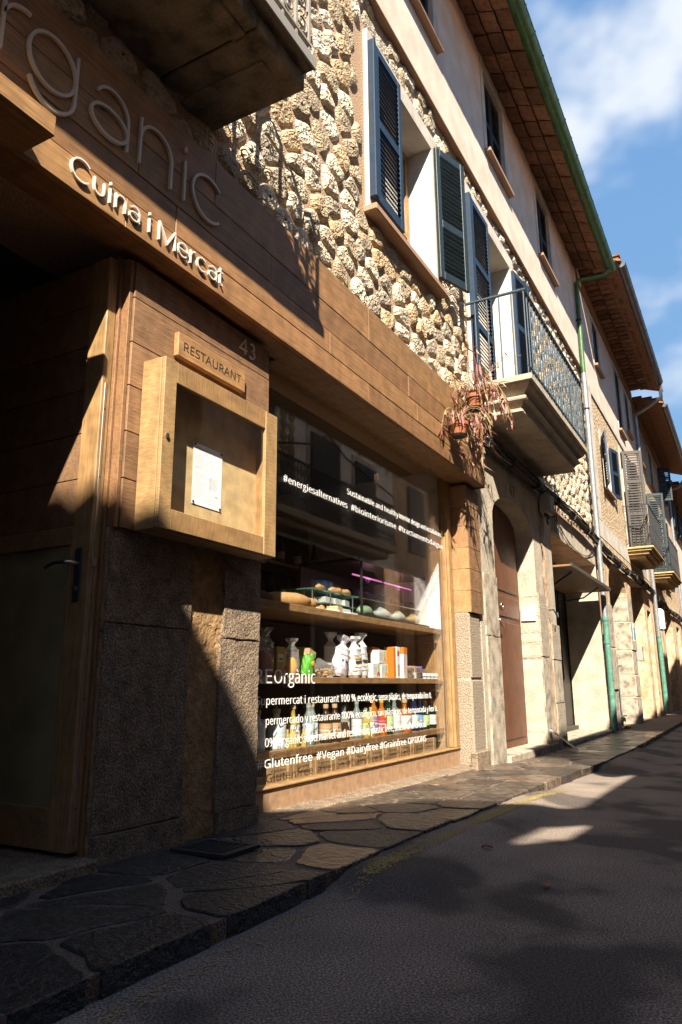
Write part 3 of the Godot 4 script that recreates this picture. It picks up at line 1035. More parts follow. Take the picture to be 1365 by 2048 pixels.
func stones(w: Node, holes: Array) -> void:
	# random rubble: uneven courses, long and short stones, mortar wide between them
	var pts: Array[Vector2] = []
	var y := 3.0
	while y < 6.7:
		var h := rng.randf_range(0.12, 0.23)
		var x := 1.2 + rng.randf() * 0.3
		while x < 14.1:
			var l := rng.randf_range(0.13, 0.4)
			pts.append(Vector2(x + l / 2.0, y + h / 2.0 + rng.randf_range(-0.05, 0.05)))
			x += l
		y += h
	var all := cells(pts, Vector2(0.36, 0.26))
	var spots := []
	for i in pts.size():
		var p := pts[i]
		var c: PackedVector2Array = all[i]
		c = clip(c, Vector2(0, 6.46), Vector2(0, -1))
		c = clip(c, Vector2(13.83, 0), Vector2(-1, 0))
		c = clip(c, Vector2(0, 3.13), Vector2(0, 1))
		var ok := p.y < 6.44 and p.y > 3.15 and p.x < 13.8
		if p.x < 6.85:
			c = clip(c, Vector2(0, 3.305), Vector2(0, 1))
			ok = ok and p.y > 3.33
		if p.x > 6.9 and p.x < 9.74 and p.y < 3.7:
			ok = false
		for q in holes:
			var m: float = 0.125 if q[2] > 3.0 else 0.05
			var s := [q[0] - m - p.x, p.x - q[1] - m, q[2] - 0.07 - p.y, p.y - q[3] - (0.175 if q[2] > 3.0 else 0.05)]
			var k := 0
			for e in 4:
				if s[e] > s[k]:
					k = e
			if s[k] < 0.02:
				ok = false
			else:
				c = clip(c, [Vector2(q[0] - m, 0), Vector2(q[1] + m, 0), Vector2(0, q[2] - 0.07), Vector2(0, q[3] + 0.175)][k], [Vector2(-1, 0), Vector2(1, 0), Vector2(0, -1), Vector2(0, 1)][k])
		if ok and c.size() > 2:
			var cen := Vector2.ZERO
			for v in c:
				cen += v
			spots.append([cen / c.size(), c])
	spots.sort_custom(func(a, b): return Vector3(a[0].x, a[0].y - 0.64, 2.27).length() < Vector3(b[0].x, b[0].y - 0.64, 2.27).length())
	var rest := MB.new()
	for i in spots.size():
		var cen: Vector2 = spots[i][0]
		var c: PackedVector2Array = spots[i][1]
		var near: bool = i < 300
		var b: MB = MB.new() if near else rest
		var pr := rng.randf_range(0.016, 0.042)
		var gap := rng.randf_range(0.004, 0.013)
		var sd := rng.randf() * 900.0
		var slope := Vector2(rng.randf_range(-0.12, 0.12), rng.randf_range(-0.12, 0.12))
		var nu := 18 if near else 10
		var edge := PackedFloat32Array()
		for k in nu:
			var d := Vector2.from_angle(TAU * k / nu)
			var r := 9.0
			for e in c.size():
				var hit = Geometry2D.segment_intersects_segment(cen, cen + d * 2.0, c[e], c[(e + 1) % c.size()])
				if hit != null:
					r = minf(r, cen.distance_to(hit))
			if r > 8.0:
				r = 0.05
			edge.append(maxf(0.02, (r - gap) * (1.0 - 0.06 * absf(fnl.get_noise_2d(sd, k * 40.0)) * 2.0)))
		# soften the corners
		var soft := PackedFloat32Array()
		for k in nu:
			soft.append(edge[k] * 0.6 + minf(edge[k], (edge[k - 1] + edge[(k + 1) % nu]) / 2.0) * 0.4)
		var f := func(u, v):
			var k := int(round(u * nu)) % nu
			var d: Vector2 = Vector2.from_angle(TAU * k / nu) * soft[k] * float(v)
			var z: float = pr * pow(maxf(0.0, 1.0 - pow(v, 7.0)), 0.4) - 0.032
			var q: Vector2 = cen + d
			z += (0.017 * fnl.get_noise_2d(q.x * 420.0 + sd, q.y * 420.0) + 0.007 * fnl.get_noise_2d(q.x * 1300.0, q.y * 1300.0 + sd)) * (1.0 - pow(v, 6.0)) + slope.dot(d) * (1.0 - v * v)
			return Vector3(q.x, q.y, maxf(z, -0.036))
		b.sheet(nu, 5 if near else 3, f, Vector3.BACK, near and rng.randf() < 0.5)
		if near:
			part(w, "stone", b, M.stones[rng.randi() % 5])
	part(w, "stones", rest, M.stones[0], "stuff")

# a dressed stone with worn uneven edges
func block(x0: float, x1: float, y0: float, y1: float, zb: float, zf: float, amp := 0.008) -> MB:
	var q := PackedVector2Array()
	var sd := rng.randf() * 500.0
	var cs := [Vector2(x0, y0), Vector2(x1, y0), Vector2(x1, y1), Vector2(x0, y1)]
	for e in 4:
		var a: Vector2 = cs[e]
		var b: Vector2 = cs[(e + 1) % 4]
		var n := maxi(3, int(a.distance_to(b) / 0.045))
		var nr := (b - a).normalized().orthogonal()
		for k in n:
			var t := float(k) / n
			var p := a.lerp(b, t)
			q.append(p + nr * amp * (fnl.get_noise_2d(p.x * 900.0 + sd, p.y * 900.0) - 0.35) * (1.0 if k > 0 else 0.6))
	var m := MB.new()
	m.poly(q, zb, zf)
	return m

func house_windows(H: Node) -> void:
	# first-floor window: smooth surround, sill, casement, two louvred leaves
	var s := MB.new()
	wall(s, 4.61, 6.18, 4.37, 6.10, -0.45, 0.012, [[4.66, 6.06, 4.36, 5.93]])
	var W := part(H, "window", s, M.pale)
	part(W, "reveal", bx(6.04, 6.061, 4.36, 5.93, -0.3, 0.011), M.white)
	part(W, "sill", bx(4.58, 6.16, 4.305, 4.365, -0.3, 0.085, 0.008), M.sill)
	var fr := MB.new()
	wall(fr, 4.66, 6.04, 4.365, 5.93, -0.31, -0.25, [[4.72, 5.31, 4.45, 4.95], [5.37, 5.97, 4.45, 4.95], [4.72, 5.31, 5.0, 5.86], [5.37, 5.97, 5.0, 5.86]])
	part(W, "casement", fr, M.oak_y)
	part(W, "curtain", bx(5.36, 6.03, 4.37, 5.92, -0.36, -0.35), M.pale)
	part(W, "shade_panel", bx(4.67, 5.355, 4.37, 5.92, -0.2, -0.19), M.black)  # black sheet painted as the shade behind the left leaf
	part(W, "pane", bx(4.7, 6.0, 4.4, 5.9, -0.285, -0.282), M.pane)
	shutter(H, "shutter", 0.52, 1.52, M.blue, Vector3(4.66, 4.44, 0.045), 0.0, [0.5])
	part(H, "shutter_edge", bx(4.60, 4.655, 4.44, 5.96, 0.015, 0.075, 0.006), M.blue)
	shutter(H, "shutter", 0.45, 1.47, M.teal, Vector3(6.08, 4.50, 0.03), -0.33, [0.42], true, 0.047, 0.6)
	# balcony door beside it
	var s2 := MB.new()
	wall(s2, 7.03, 8.97, 3.58, 6.26, -0.45, 0.012, [[7.1, 8.84, 3.56, 6.08]])
	var D := part(H, "balcony_doorway", s2, M.pale)
	part(D, "reveal", bx(8.82, 8.841, 3.58, 6.08, -0.3, 0.011), M.white)
	var fd := MB.new()
	wall(fd, 7.1, 8.82, 3.58, 6.08, -0.31, -0.25, [[7.2, 7.92, 3.7, 4.4], [8.0, 8.72, 3.7, 4.4], [7.2, 7.92, 4.5, 5.98], [8.0, 8.72, 4.5, 5.98]])
	part(D, "casement", fd, M.oak_y)
	part(D, "curtain", bx(7.95, 8.81, 3.59, 6.07, -0.36, -0.35), M.pale)
	part(D, "shade_panel", bx(7.11, 7.8, 3.59, 6.07, -0.2, -0.19), M.black)  # black colour stands in for the unlit interior behind this leaf
	part(D, "pane", bx(7.15, 8.8, 3.6, 6.0, -0.285, -0.282), M.pane)
	shutter(H, "shutter", 0.62, 2.46, M.blue, Vector3(7.1, 3.6, 0.045), 0.0, [0.36, 0.68])
	part(H, "shutter_edge", bx(7.02, 7.09, 3.6, 6.06, 0.015, 0.075, 0.006), M.blue)
	shutter(H, "shutter", 0.55, 2.46, M.blue, Vector3(8.86, 3.6, 0.03), -0.12, [0.36, 0.68], true, 0.047, 0.6)
	# top-storey windows: closed dark shutters, pale painted surround, clay sill
	for q in [[2.5, 3.4, 7.3, 8.5], [5.36, 6.18, 7.33, 8.5], [8.0, 8.84, 7.27, 8.56], [10.66, 11.52, 7.27, 8.56]]:
		var b := MB.new()
		wall(b, q[0] - 0.13, q[1] + 0.13, q[2] - 0.005, q[3] + 0.16, -0.3, 0.043, [[q[0], q[1], q[2] - 0.1, q[3]]])
		var u := part(H, "window", b, M.pale)
		part(u, "sill", bx(q[0] - 0.12, q[1] + 0.1, q[2] - 0.062, q[2] - 0.006, -0.2, 0.115, 0.008), M.sill)
		part(u, "dark_back", bx(q[0], q[1], q[2], q[3], -0.2, -0.15), M.black)
		var hw: float = (q[1] - q[0]) / 2.0
		shutter(H, "shutter", hw - 0.004, q[3] - q[2] - 0.02, M.dusk, Vector3(q[0], q[2] + 0.01, -0.03), 0.0, [0.5], true, 0.06)
		shutter(H, "shutter", hw - 0.004, q[3] - q[2] - 0.02, M.dusk, Vector3(q[0] + hw + 0.004, q[2] + 0.01, -0.03), 0.0, [0.5], true, 0.06)

func arched_door(H: Node) -> void:
	var b := MB.new()
	b.box(Vector3(7.46, -0.03, -0.27), Vector3(8.02, 2.76, -0.215), 0.004)
	var D := part(H, "arched_door", b, M.door_red)
	var c := MB.new()
	c.box(Vector3(8.028, -0.03, -0.27), Vector3(9.115, 2.76, -0.222), 0.004)
	part(D, "door_leaf", c, M.door_red)
	for q in [[8.13, 9.02, 1.72, 2.7], [8.13, 9.02, 0.06, 1.36], [7.54, 7.94, 0.06, 1.36], [7.54, 7.94, 1.72, 2.7], [8.13, 9.02, 1.42, 1.66]]:
		part(D, "door_panel", bx(q[0], q[1], q[2], q[3], -0.224, -0.208, 0.012), M.door_red)
	part(D, "door_handle", MB.new().tube(p3([8.06, 1.36, -0.2, 8.06, 1.36, -0.16, 8.07, 1.3, -0.15, 8.16, 1.29, -0.155]), 0.011, 8), M.steel)
	part(D, "lock_plate", bx(8.045, 8.085, 1.0, 1.12, -0.222, -0.205, 0.003), M.steel)
	part(D, "knocker", MB.new().tube(arc3(8.3, 1.54, -0.2, 0.035), 0.007, 6), M.steel)
	part(H, "door_step", bx(7.47, 9.5, -0.3, -0.032, -0.3, 0.05, 0.012), M.ashlar)
	# house number over the arch, painted
	part(H, "house_number", MB.new().stroke(pv([8.24, 2.80, 8.24, 2.93, 8.18, 2.84, 8.27, 2.84]), 0.014, 0.001, 0.004).stroke(pv([8.31, 2.93, 8.38, 2.93, 8.33, 2.80]), 0.014, 0.001, 0.004), M.grey_shutter)

func arc3(x: float, y: float, z: float, r: float) -> PackedVector3Array:
	var p := PackedVector3Array()
	for i in 13:
		p.append(Vector3(x + r * cos(TAU * i / 12.0), y + r * sin(TAU * i / 12.0), z))
	return p

func balcony_left(H: Node) -> void:
	# weathered stone slab in two thicknesses, iron channel along its edge, scrolled railing
	var b := MB.new()
	b.box(Vector3(-1.4, 3.64, -0.03), Vector3(2.28, 3.738, 0.583), 0.006)
	var S := part(H, "balcony", b, M.slab)
	part(S, "slab_piece", bx(2.292, 2.71, 3.638, 3.736, -0.03, 0.58, 0.008), M.slab)
	part(S, "border_strip", bx(-1.4, 2.28, 3.627, 3.6395, 0.44, 0.52, 0.004), M.slab)
	part(S, "border_strip", bx(2.44, 2.53, 3.626, 3.6375, -0.03, 0.50, 0.004), M.slab)
	part(S, "top_slab", bx(-1.4, 2.71, 3.7385, 3.80, -0.03, 0.635, 0.005), M.slab)
	part(S, "edge_strip", bx(-1.4, 2.12, 3.734, 3.80, 0.636, 0.646, 0.002), M.iron_grey)
	part(S, "edge_strip", bx(2.126, 2.71, 3.732, 3.798, 0.636, 0.649, 0.002), M.iron_grey)
	var z := 0.61
	part(S, "railing", bx(-1.4, 2.71, 4.70, 4.735, z - 0.02, z + 0.02, 0.004), M.iron_grey)
	part(S, "railing", bx(-1.4, 2.71, 3.885, 3.905, z - 0.012, z + 0.012, 0.003), M.iron_grey)
	part(S, "railing", bx(2.675, 2.71, 4.70, 4.735, -0.03, z - 0.021, 0.004), M.iron_grey)
	part(S, "railing", bx(2.684, 2.704, 3.885, 3.905, -0.03, z - 0.013, 0.003), M.iron_grey)
	var bar := bx(-0.008, 0.008, 3.8, 4.7, -0.008, 0.008).mesh(M.iron_grey)
	for i in 33:
		put(S, "baluster", bar, Transform3D(Basis(), Vector3(2.695 - i * 0.125, 0, z)))
	for i in 4:
		put(S, "baluster", bar, Transform3D(Basis(), Vector3(2.695, 0, z - 0.13 * (i + 1))))
	var sm := []
	for f in [1.0, -1.0]:
		var k := MB.new()
		scroll(k, Vector3.ZERO, 0.052, 0.3, f, 0.006)
		sm.append(k.mesh(M.iron_grey))
	for i in 22:
		for yy in [3.98, 4.11, 4.26, 4.5, 4.62]:
			put(S, "scroll", sm[i % 2], Transform3D(Basis(Vector3.BACK, yy * 9.0), Vector3(2.63 - i * 0.125, yy, z)))
	for i in 4:
		for yy in [3.98, 4.11, 4.26, 4.5, 4.62]:
			put(S, "scroll", sm[i % 2], Transform3D(Basis(Vector3.UP, PI / 2) * Basis(Vector3.BACK, yy * 9.0), Vector3(2.695, yy, z - 0.065 - 0.13 * i)))

func balcony_right(H: Node) -> void:
	var b := moulded_slab(6.9, 9.74, [[0.65, 3.69], [0.65, 3.632], [0.615, 3.625], [0.612, 3.605], [0.59, 3.575], [0.56, 3.553], [0.535, 3.535], [0.528, 3.515], [0.552, 3.508], [0.558, 3.49], [0.552, 3.472], [0.525, 3.462], [0.50, 3.44], [0.485, 3.415], [0.48, 3.39], [0.50, 3.385], [0.50, 3.362]])
	var S := part(H, "balcony", b, M.cement)
	var z := 0.62
	part(S, "railing", bx(6.9, 9.73, 4.61, 4.635, z - 0.022, z + 0.022, 0.004), M.rail)
	part(S, "railing", bx(6.9, 6.93, 4.61, 4.635, -0.02, z - 0.023, 0.004), M.rail)
	part(S, "railing", bx(9.70, 9.73, 4.61, 4.635, -0.02, z - 0.023, 0.004), M.rail)
	part(S, "railing", bx(6.9, 9.73, 3.775, 3.79, z - 0.012, z + 0.012, 0.003), M.rail)
	var bar := MB.new().tube(p3([0, 3.69, 0, 0, 4.615, 0]), 0.0085, 6).mesh(M.rail)
	for i in 26:
		put(S, "baluster", bar, Transform3D(Basis(), Vector3(6.915 + i * 0.112, 0, z)))
	for i in 5:
		put(S, "baluster", bar, Transform3D(Basis(), Vector3(6.915, 0, z - 0.13 * (i + 1))))
		put(S, "baluster", bar, Transform3D(Basis(), Vector3(9.715, 0, z - 0.13 * (i + 1))))

# ---------------------------------------------------------------- houses farther along the street
func far_window(H: Node, x0: float, x1: float, y0: float, y1: float, open: int, m: Material, zf := 0.0) -> void:
	var b := MB.new()
	wall(b, x0 - 0.11, x1 + 0.11, y0 - 0.004, y1 + 0.13, -0.25, zf + 0.012, [[x0, x1, y0 - 0.1, y1]])
	var u := part(H, "window", b, M.pale)
	part(u, "sill", bx(x0 - 0.1, x1 + 0.1, y0 - 0.06, y0 - 0.005, -0.2, zf + 0.08, 0.006), M.sill)
	part(u, "pane", bx(x0, x1, y0, y1, -0.2, -0.16), M.pane_dark)
	var fr := MB.new()
	wall(fr, x0, x1, y0, y1, -0.16, -0.12, [[x0 + 0.05, (x0 + x1) / 2 - 0.025, y0 + 0.06, y1 - 0.05], [(x0 + x1) / 2 + 0.025, x1 - 0.05, y0 + 0.06, y1 - 0.05]])
	part(u, "frame", fr, M.oak_y)
	var w := (x1 - x0) / 2.0
	if open == 0:
		shutter(H, "shutter", w - 0.004, y1 - y0 - 0.02, m, Vector3(x0, y0 + 0.01, zf - 0.03), 0.0, [0.5], false, 0.06)
		shutter(H, "shutter", w - 0.004, y1 - y0 - 0.02, m, Vector3(x0 + w + 0.004, y0 + 0.01, zf - 0.03), 0.0, [0.5], false, 0.06)
	elif open == 1:
		shutter(H, "shutter", w, y1 - y0, m, Vector3(x0 - 0.01, y0, zf + 0.04), PI + 0.3, [0.5], false, 0.05)
		shutter(H, "shutter", w, y1 - y0, m, Vector3(x1 + 0.01, y0, zf + 0.04), -0.22, [0.5], false, 0.05, 0.6)
	elif open == 2:
		shutter(H, "shutter", w, y1 - y0, m, Vector3(x0, y0, zf + 0.04), -1.25, [0.35, 0.68], false, 0.06)
		shutter(H, "shutter", w, y1 - y0, m, Vector3(x1 + 0.01, y0, zf + 0.04), -0.35, [0.35, 0.68], false, 0.05, 0.6)

func far_house(called: String, label: String, x0: float, x1: float, yw: float, ye: float, reach: float, m: Material, holes: Array, eave_single: bool) -> Node3D:
	var H := thing(called, label, "building")
	part(H, "wall", wall(MB.new(), x0, x1, -0.5, yw + 0.1, -0.4, 0.0, grown(holes, 0.04)), m)
	var bd := MB.new()
	bd.box(Vector3(x0 + 0.01, -0.5, -6.2), Vector3(x1 - 0.01, yw + 1.9, -6))
	bd.box(Vector3(x0 + 0.002, -0.5, -6), Vector3(x0 + 0.2, yw, -0.41))
	bd.box(Vector3(x1 - 0.2, -0.5, -6), Vector3(x1 - 0.002, yw, -0.41))
	bd.box(Vector3(x0 + 0.21, -0.5, -0.9), Vector3(x1 - 0.21, yw, -0.85))
	part(H, "body", bd, M.room)
	var rf := MB.new()
	for k in [0.0, 0.045]:
		rf.quad(Vector3(x0, ye + 0.07 + k, reach + 0.05), Vector3(x1, ye + 0.07 + k, reach + 0.05), Vector3(x1, yw + 2.3 + k, -6.2), Vector3(x0, yw + 2.3 + k, -6.2), Vector3.UP if k > 0 else Vector3.DOWN)
	for x in [x0, x1]:
		rf.quad(Vector3(x, ye + 0.07, reach + 0.05), Vector3(x, yw + 2.3, -6.2), Vector3(x, yw + 2.345, -6.2), Vector3(x, ye + 0.115, reach + 0.05), Vector3(-1 if x == x0 else 1, 0, 0))
	rf.quad(Vector3(x0, ye + 0.07, reach + 0.05), Vector3(x1, ye + 0.07, reach + 0.05), Vector3(x1, ye + 0.115, reach + 0.05), Vector3(x0, ye + 0.115, reach + 0.05), Vector3.BACK)
	var roof := part(H, "roof", rf, M.terra[0])
	part(H, "cornice", bx(x0, x1, yw - 0.3, yw, 0.001, 0.055, 0.01), M.brown_band)
	# stepped courses of brick under the roof
	for r in 3:
		var za := 0.04 + reach * r / 3.0
		var zb := 0.04 + reach * (r + 1) / 3.0 - 0.03
		var yy := lerpf(yw + 0.02, ye + 0.02, r / 3.0) + 0.03 * r
		part(roof, "course", bx(x0, x1, yy + 0.055, yy + 0.085, za - 0.02, zb + 0.03), M.terra[1])
		if eave_single:
			var n := int((x1 - x0) / 0.24)
			var me := bx(0.0, 0.17, 0.0, 0.05, 0.0, zb - za, 0.006)
			var ms := []
			for k in 4:
				ms.append(me.mesh(M.terra[k]))
			for i in n:
				put(roof, "eave_tile", ms[rng.randi() % 4], Transform3D(Basis(Vector3.BACK, rng.randf_range(-0.05, 0.05)), Vector3(x0 + 0.03 + i * 0.24, yy, za)))
		else:
			var b := MB.new()
			var n := int((x1 - x0) / 0.26)
			for i in n:
				b.box(Vector3(x0 + 0.03 + i * 0.26, yy, za), Vector3(x0 + 0.21 + i * 0.26, yy + 0.05, zb))
			part(roof, "eave_tiles", b, M.terra[r], "stuff")
	return H

func iron_balcony(H: Node, x0: float, x1: float, top: float, reach: float, m: Material) -> void:
	var S := part(H, "balcony", stepped_slab(x0, x1, top, [[0.0, 0.05, reach, 0.0], [0.051, 0.05, reach - 0.05, 0.04], [0.102, 0.07, reach - 0.11, 0.1], [0.173, 0.07, reach - 0.2, 0.19]]), m)
	var z := reach - 0.04
	part(S, "railing", bx(x0 + 0.01, x1 - 0.01, top + 0.95, top + 0.97, z - 0.014, z + 0.014, 0.003), M.iron)
	part(S, "railing", bx(x0 + 0.01, x0 + 0.035, top + 0.95, top + 0.97, -0.02, z - 0.015, 0.003), M.iron)
	part(S, "railing", bx(x1 - 0.035, x1 - 0.01, top + 0.95, top + 0.97, -0.02, z - 0.015, 0.003), M.iron)
	part(S, "railing", bx(x0 + 0.01, x1 - 0.01, top + 0.07, top + 0.085, z - 0.008, z + 0.008, 0.002), M.iron)
	part(S, "railing", bx(x0 + 0.014, x0 + 0.03, top + 0.07, top + 0.085, -0.02, z - 0.009, 0.002), M.iron)
	var bar := MB.new().tube(p3([0, top, 0, 0, top + 0.955, 0]), 0.006, 5).mesh(M.iron)
	var n := int((x1 - x0) / 0.11)
	var d := (x1 - x0 - 0.04) / n
	for i in n + 1:
		put(S, "baluster", bar, Transform3D(Basis(), Vector3(x0 + 0.02 + i * d, 0, z)))
	var k := int(z / 0.11)
	for i in k:
		put(S, "baluster", bar, Transform3D(Basis(), Vector3(x0 + 0.022, 0, z - 0.11 * (i + 1))))
		put(S, "baluster", bar, Transform3D(Basis(), Vector3(x1 - 0.022, 0, z - 0.11 * (i + 1))))
	var sc := MB.new()
	for i in k + 1:
		sc.T = Transform3D(Basis(Vector3.UP, PI / 2), Vector3(x0 + 0.022, 0, z - 0.055 - 0.11 * i))
		for y in [0.14, 0.48, 0.87]:
			scroll(sc, Vector3(0, top + y, 0), 0.05, 0.4 * i, 1.0 if i % 2 else -1.0, 0.005)
	sc.T = Transform3D()
	for i in n:
		for y in [0.14, 0.48, 0.87]:
			scroll(sc, Vector3(x0 + 0.02 + (i + 0.5) * d, top + y, z), 0.046, 0.5 * i, 1.0 if i % 2 else -1.0, 0.005)
	part(S, "scrolls", sc, M.iron, "stuff")

func far_houses() -> void:
	# second house: pink upper storey, rough ochre middle, arched openings
	var h2 := [[14.55, 16.75, -0.5, 3.05], [17.45, 19.6, -0.5, 3.0], [15.25, 16.1, 4.55, 5.65], [18.0, 18.9, 3.72, 6.1], [15.35, 16.0, 7.3, 8.35], [18.25, 19.0, 6.75, 8.4], [19.85, 20.5, 7.2, 8.3], [20.1, 20.9, -0.5, 2.5]]
	var A := far_house("plaster_house", "plaster house beside the stone house, pink above, rough ochre below, grey zinc gutter", 13.86, 21.4, 8.82, 8.62, 0.84, M.rough_ochre, h2, true)
	var up := MB.new()
	wall(up, 13.86, 21.4, 6.45, 8.52, -0.01, 0.018, grown(h2, 0.03))
	part(A, "pink_plaster", up, M.pink)
	var bands := MB.new()
	wall(bands, 13.865, 21.395, 6.33, 6.445, -0.01, 0.026, h2)
	wall(bands, 13.865, 14.45, 3.7, 6.325, -0.01, 0.024, h2)
	wall(bands, 13.865, 21.395, 3.35, 3.69, -0.01, 0.022, h2)
	part(A, "plaster_band", bands, M.pale)
	var low := MB.new()
	wall(low, 13.865, 21.395, -0.5, 3.345, -0.38, 0.014, h2)
	spandrel(low, 14.55, 16.75, 2.45, 3.03, 3.052, -0.3, 0.0135)
	part(A, "ground_floor_plaster", low, M.ochre)
	for j in [[13.95, 14.56, -0.4, 0.55], [13.95, 14.56, 0.555, 1.3], [13.95, 14.56, 1.305, 2.1], [16.74, 17.4, -0.4, 0.4], [16.74, 17.4, 0.405, 0.85], [16.74, 17.4, 0.855, 1.35], [16.74, 17.4, 1.355, 1.95], [16.74, 17.4, 1.955, 2.5]]:
		part(A, "jamb_stone", bx(j[0], j[1], j[2], j[3], -0.36, rng.randf_range(0.02, 0.045), 0.015), M.ashlar)
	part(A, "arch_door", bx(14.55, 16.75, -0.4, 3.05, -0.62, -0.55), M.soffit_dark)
	part(A, "entry_door", bx(18.2, 19.6, -0.4, 2.6, -0.5, -0.45), M.black)
	part(A, "entry_wall", bx(17.45, 18.19, -0.4, 3.0, -0.5, -0.43), M.ochre)
	part(A, "entry_head", bx(17.45, 19.6, 2.62, 3.0, -0.46, -0.3), M.ochre)
	part(A, "shop_opening", bx(20.1, 20.9, -0.4, 2.5, -0.2, -0.16), M.black)
	far_window(A, 15.25, 16.1, 4.55, 5.65, 1, M.blue)
	far_window(A, 18.0, 18.9, 3.72, 6.1, 2, M.grey_shutter)
	far_window(A, 15.35, 16.0, 7.3, 8.35, 0, M.dusk, 0.018)
	far_window(A, 18.25, 19.0, 6.75, 8.4, 0, M.dusk, 0.018)
	far_window(A, 19.85, 20.5, 7.2, 8.3, 0, M.dusk, 0.018)
	iron_balcony(A, 17.56, 19.85, 3.69, 0.58, M.cornice)
	gutter(A, 13.95, 20.6, 8.68, 0.88, 0.08, M.zinc_dark, 0.5)
	# third house
	var h3 := [[22.6, 23.5, 3.7, 6.1], [22.3, 23.0, 7.0, 8.1], [24.8, 25.6, 6.9, 8.1], [27.2, 28.0, 6.9, 8.1], [26.0, 26.9, 3.7, 6.1], [22.0, 23.0, -0.5, 2.4], [24.0, 26.6, -0.5, 3.2], [28.0, 29.2, -0.5, 2.6]]
	var B := far_house("ochre_house", "rough ochre house beyond the grey gutter, with green shutters and an iron balcony", 21.42, 30.0, 8.6, 8.3, 0.8, M.rough_ochre, h3, false)
	var lw := MB.new()
	wall(lw, 21.43, 29.98, -0.5, 3.3, -0.38, 0.016, h3)
	spandrel(lw, 24.0, 26.6, 2.3, 3.18, 3.202, -0.3, 0.0155)
	part(B, "ground_floor_plaster", lw, M.ochre)
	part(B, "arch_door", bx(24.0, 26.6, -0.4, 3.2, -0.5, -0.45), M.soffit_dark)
	part(B, "entry_door", bx(22.0, 23.0, -0.4, 2.4, -0.3, -0.25), M.black)
	part(B, "entry_door", bx(28.0, 29.2, -0.4, 2.6, -0.3, -0.25), M.black)
	far_window(B, 22.6, 23.5, 3.7, 6.1, 2, M.teal)
	far_window(B, 26.0, 26.9, 3.7, 6.1, 1, M.blue)
	far_window(B, 22.3, 23.0, 7.0, 8.1, 0, M.dusk)
	far_window(B, 24.8, 25.6, 6.9, 8.1, 0, M.teal)
	far_window(B, 27.2, 28.0, 6.9, 8.1, 2, M.teal)
	iron_balcony(B, 22.0, 24.6, 3.69, 0.6, M.cornice)
	gutter(B, 21.5, 29.9, 8.36, 0.86, 0.08, M.zinc_dark, 0.7)
	var h4 := [[31.0, 31.8, 6.6, 7.9], [33.4, 34.2, 6.6, 7.9], [36.0, 36.8, 6.6, 7.9], [31.2, 32.2, 3.6, 5.8], [34.4, 35.2, 3.6, 5.6], [32.0, 33.2, -0.5, 2.5]]
	var C := far_house("peach_house", "peach plaster house at the far end of the row with blue shutters and green gutter", 30.02, 46.0, 8.2, 7.9, 0.7, M.pink, h4, false)
	for q in h4.slice(0, 5):
		far_window(C, q[0], q[1], q[2], q[3], 1 if q[2] > 6 else 0, M.blue)
	part(C, "entry_door", bx(32.0, 33.2, -0.4, 2.5, -0.3, -0.25), M.black)
	gutter(C, 30.1, 45.0, 7.96, 0.76, 0.08, M.green, 0.9)
	# end of the street
	var E := thing("end_house", "pale house that closes the far end of the street", "building")
	part(E, "wall", bx(46.0, 46.4, -0.5, 8.5, -6, 12), M.ochre)
	part(E, "roof", bx(45.8, 52, 8.5, 8.8, -6, 12), M.terra[0])

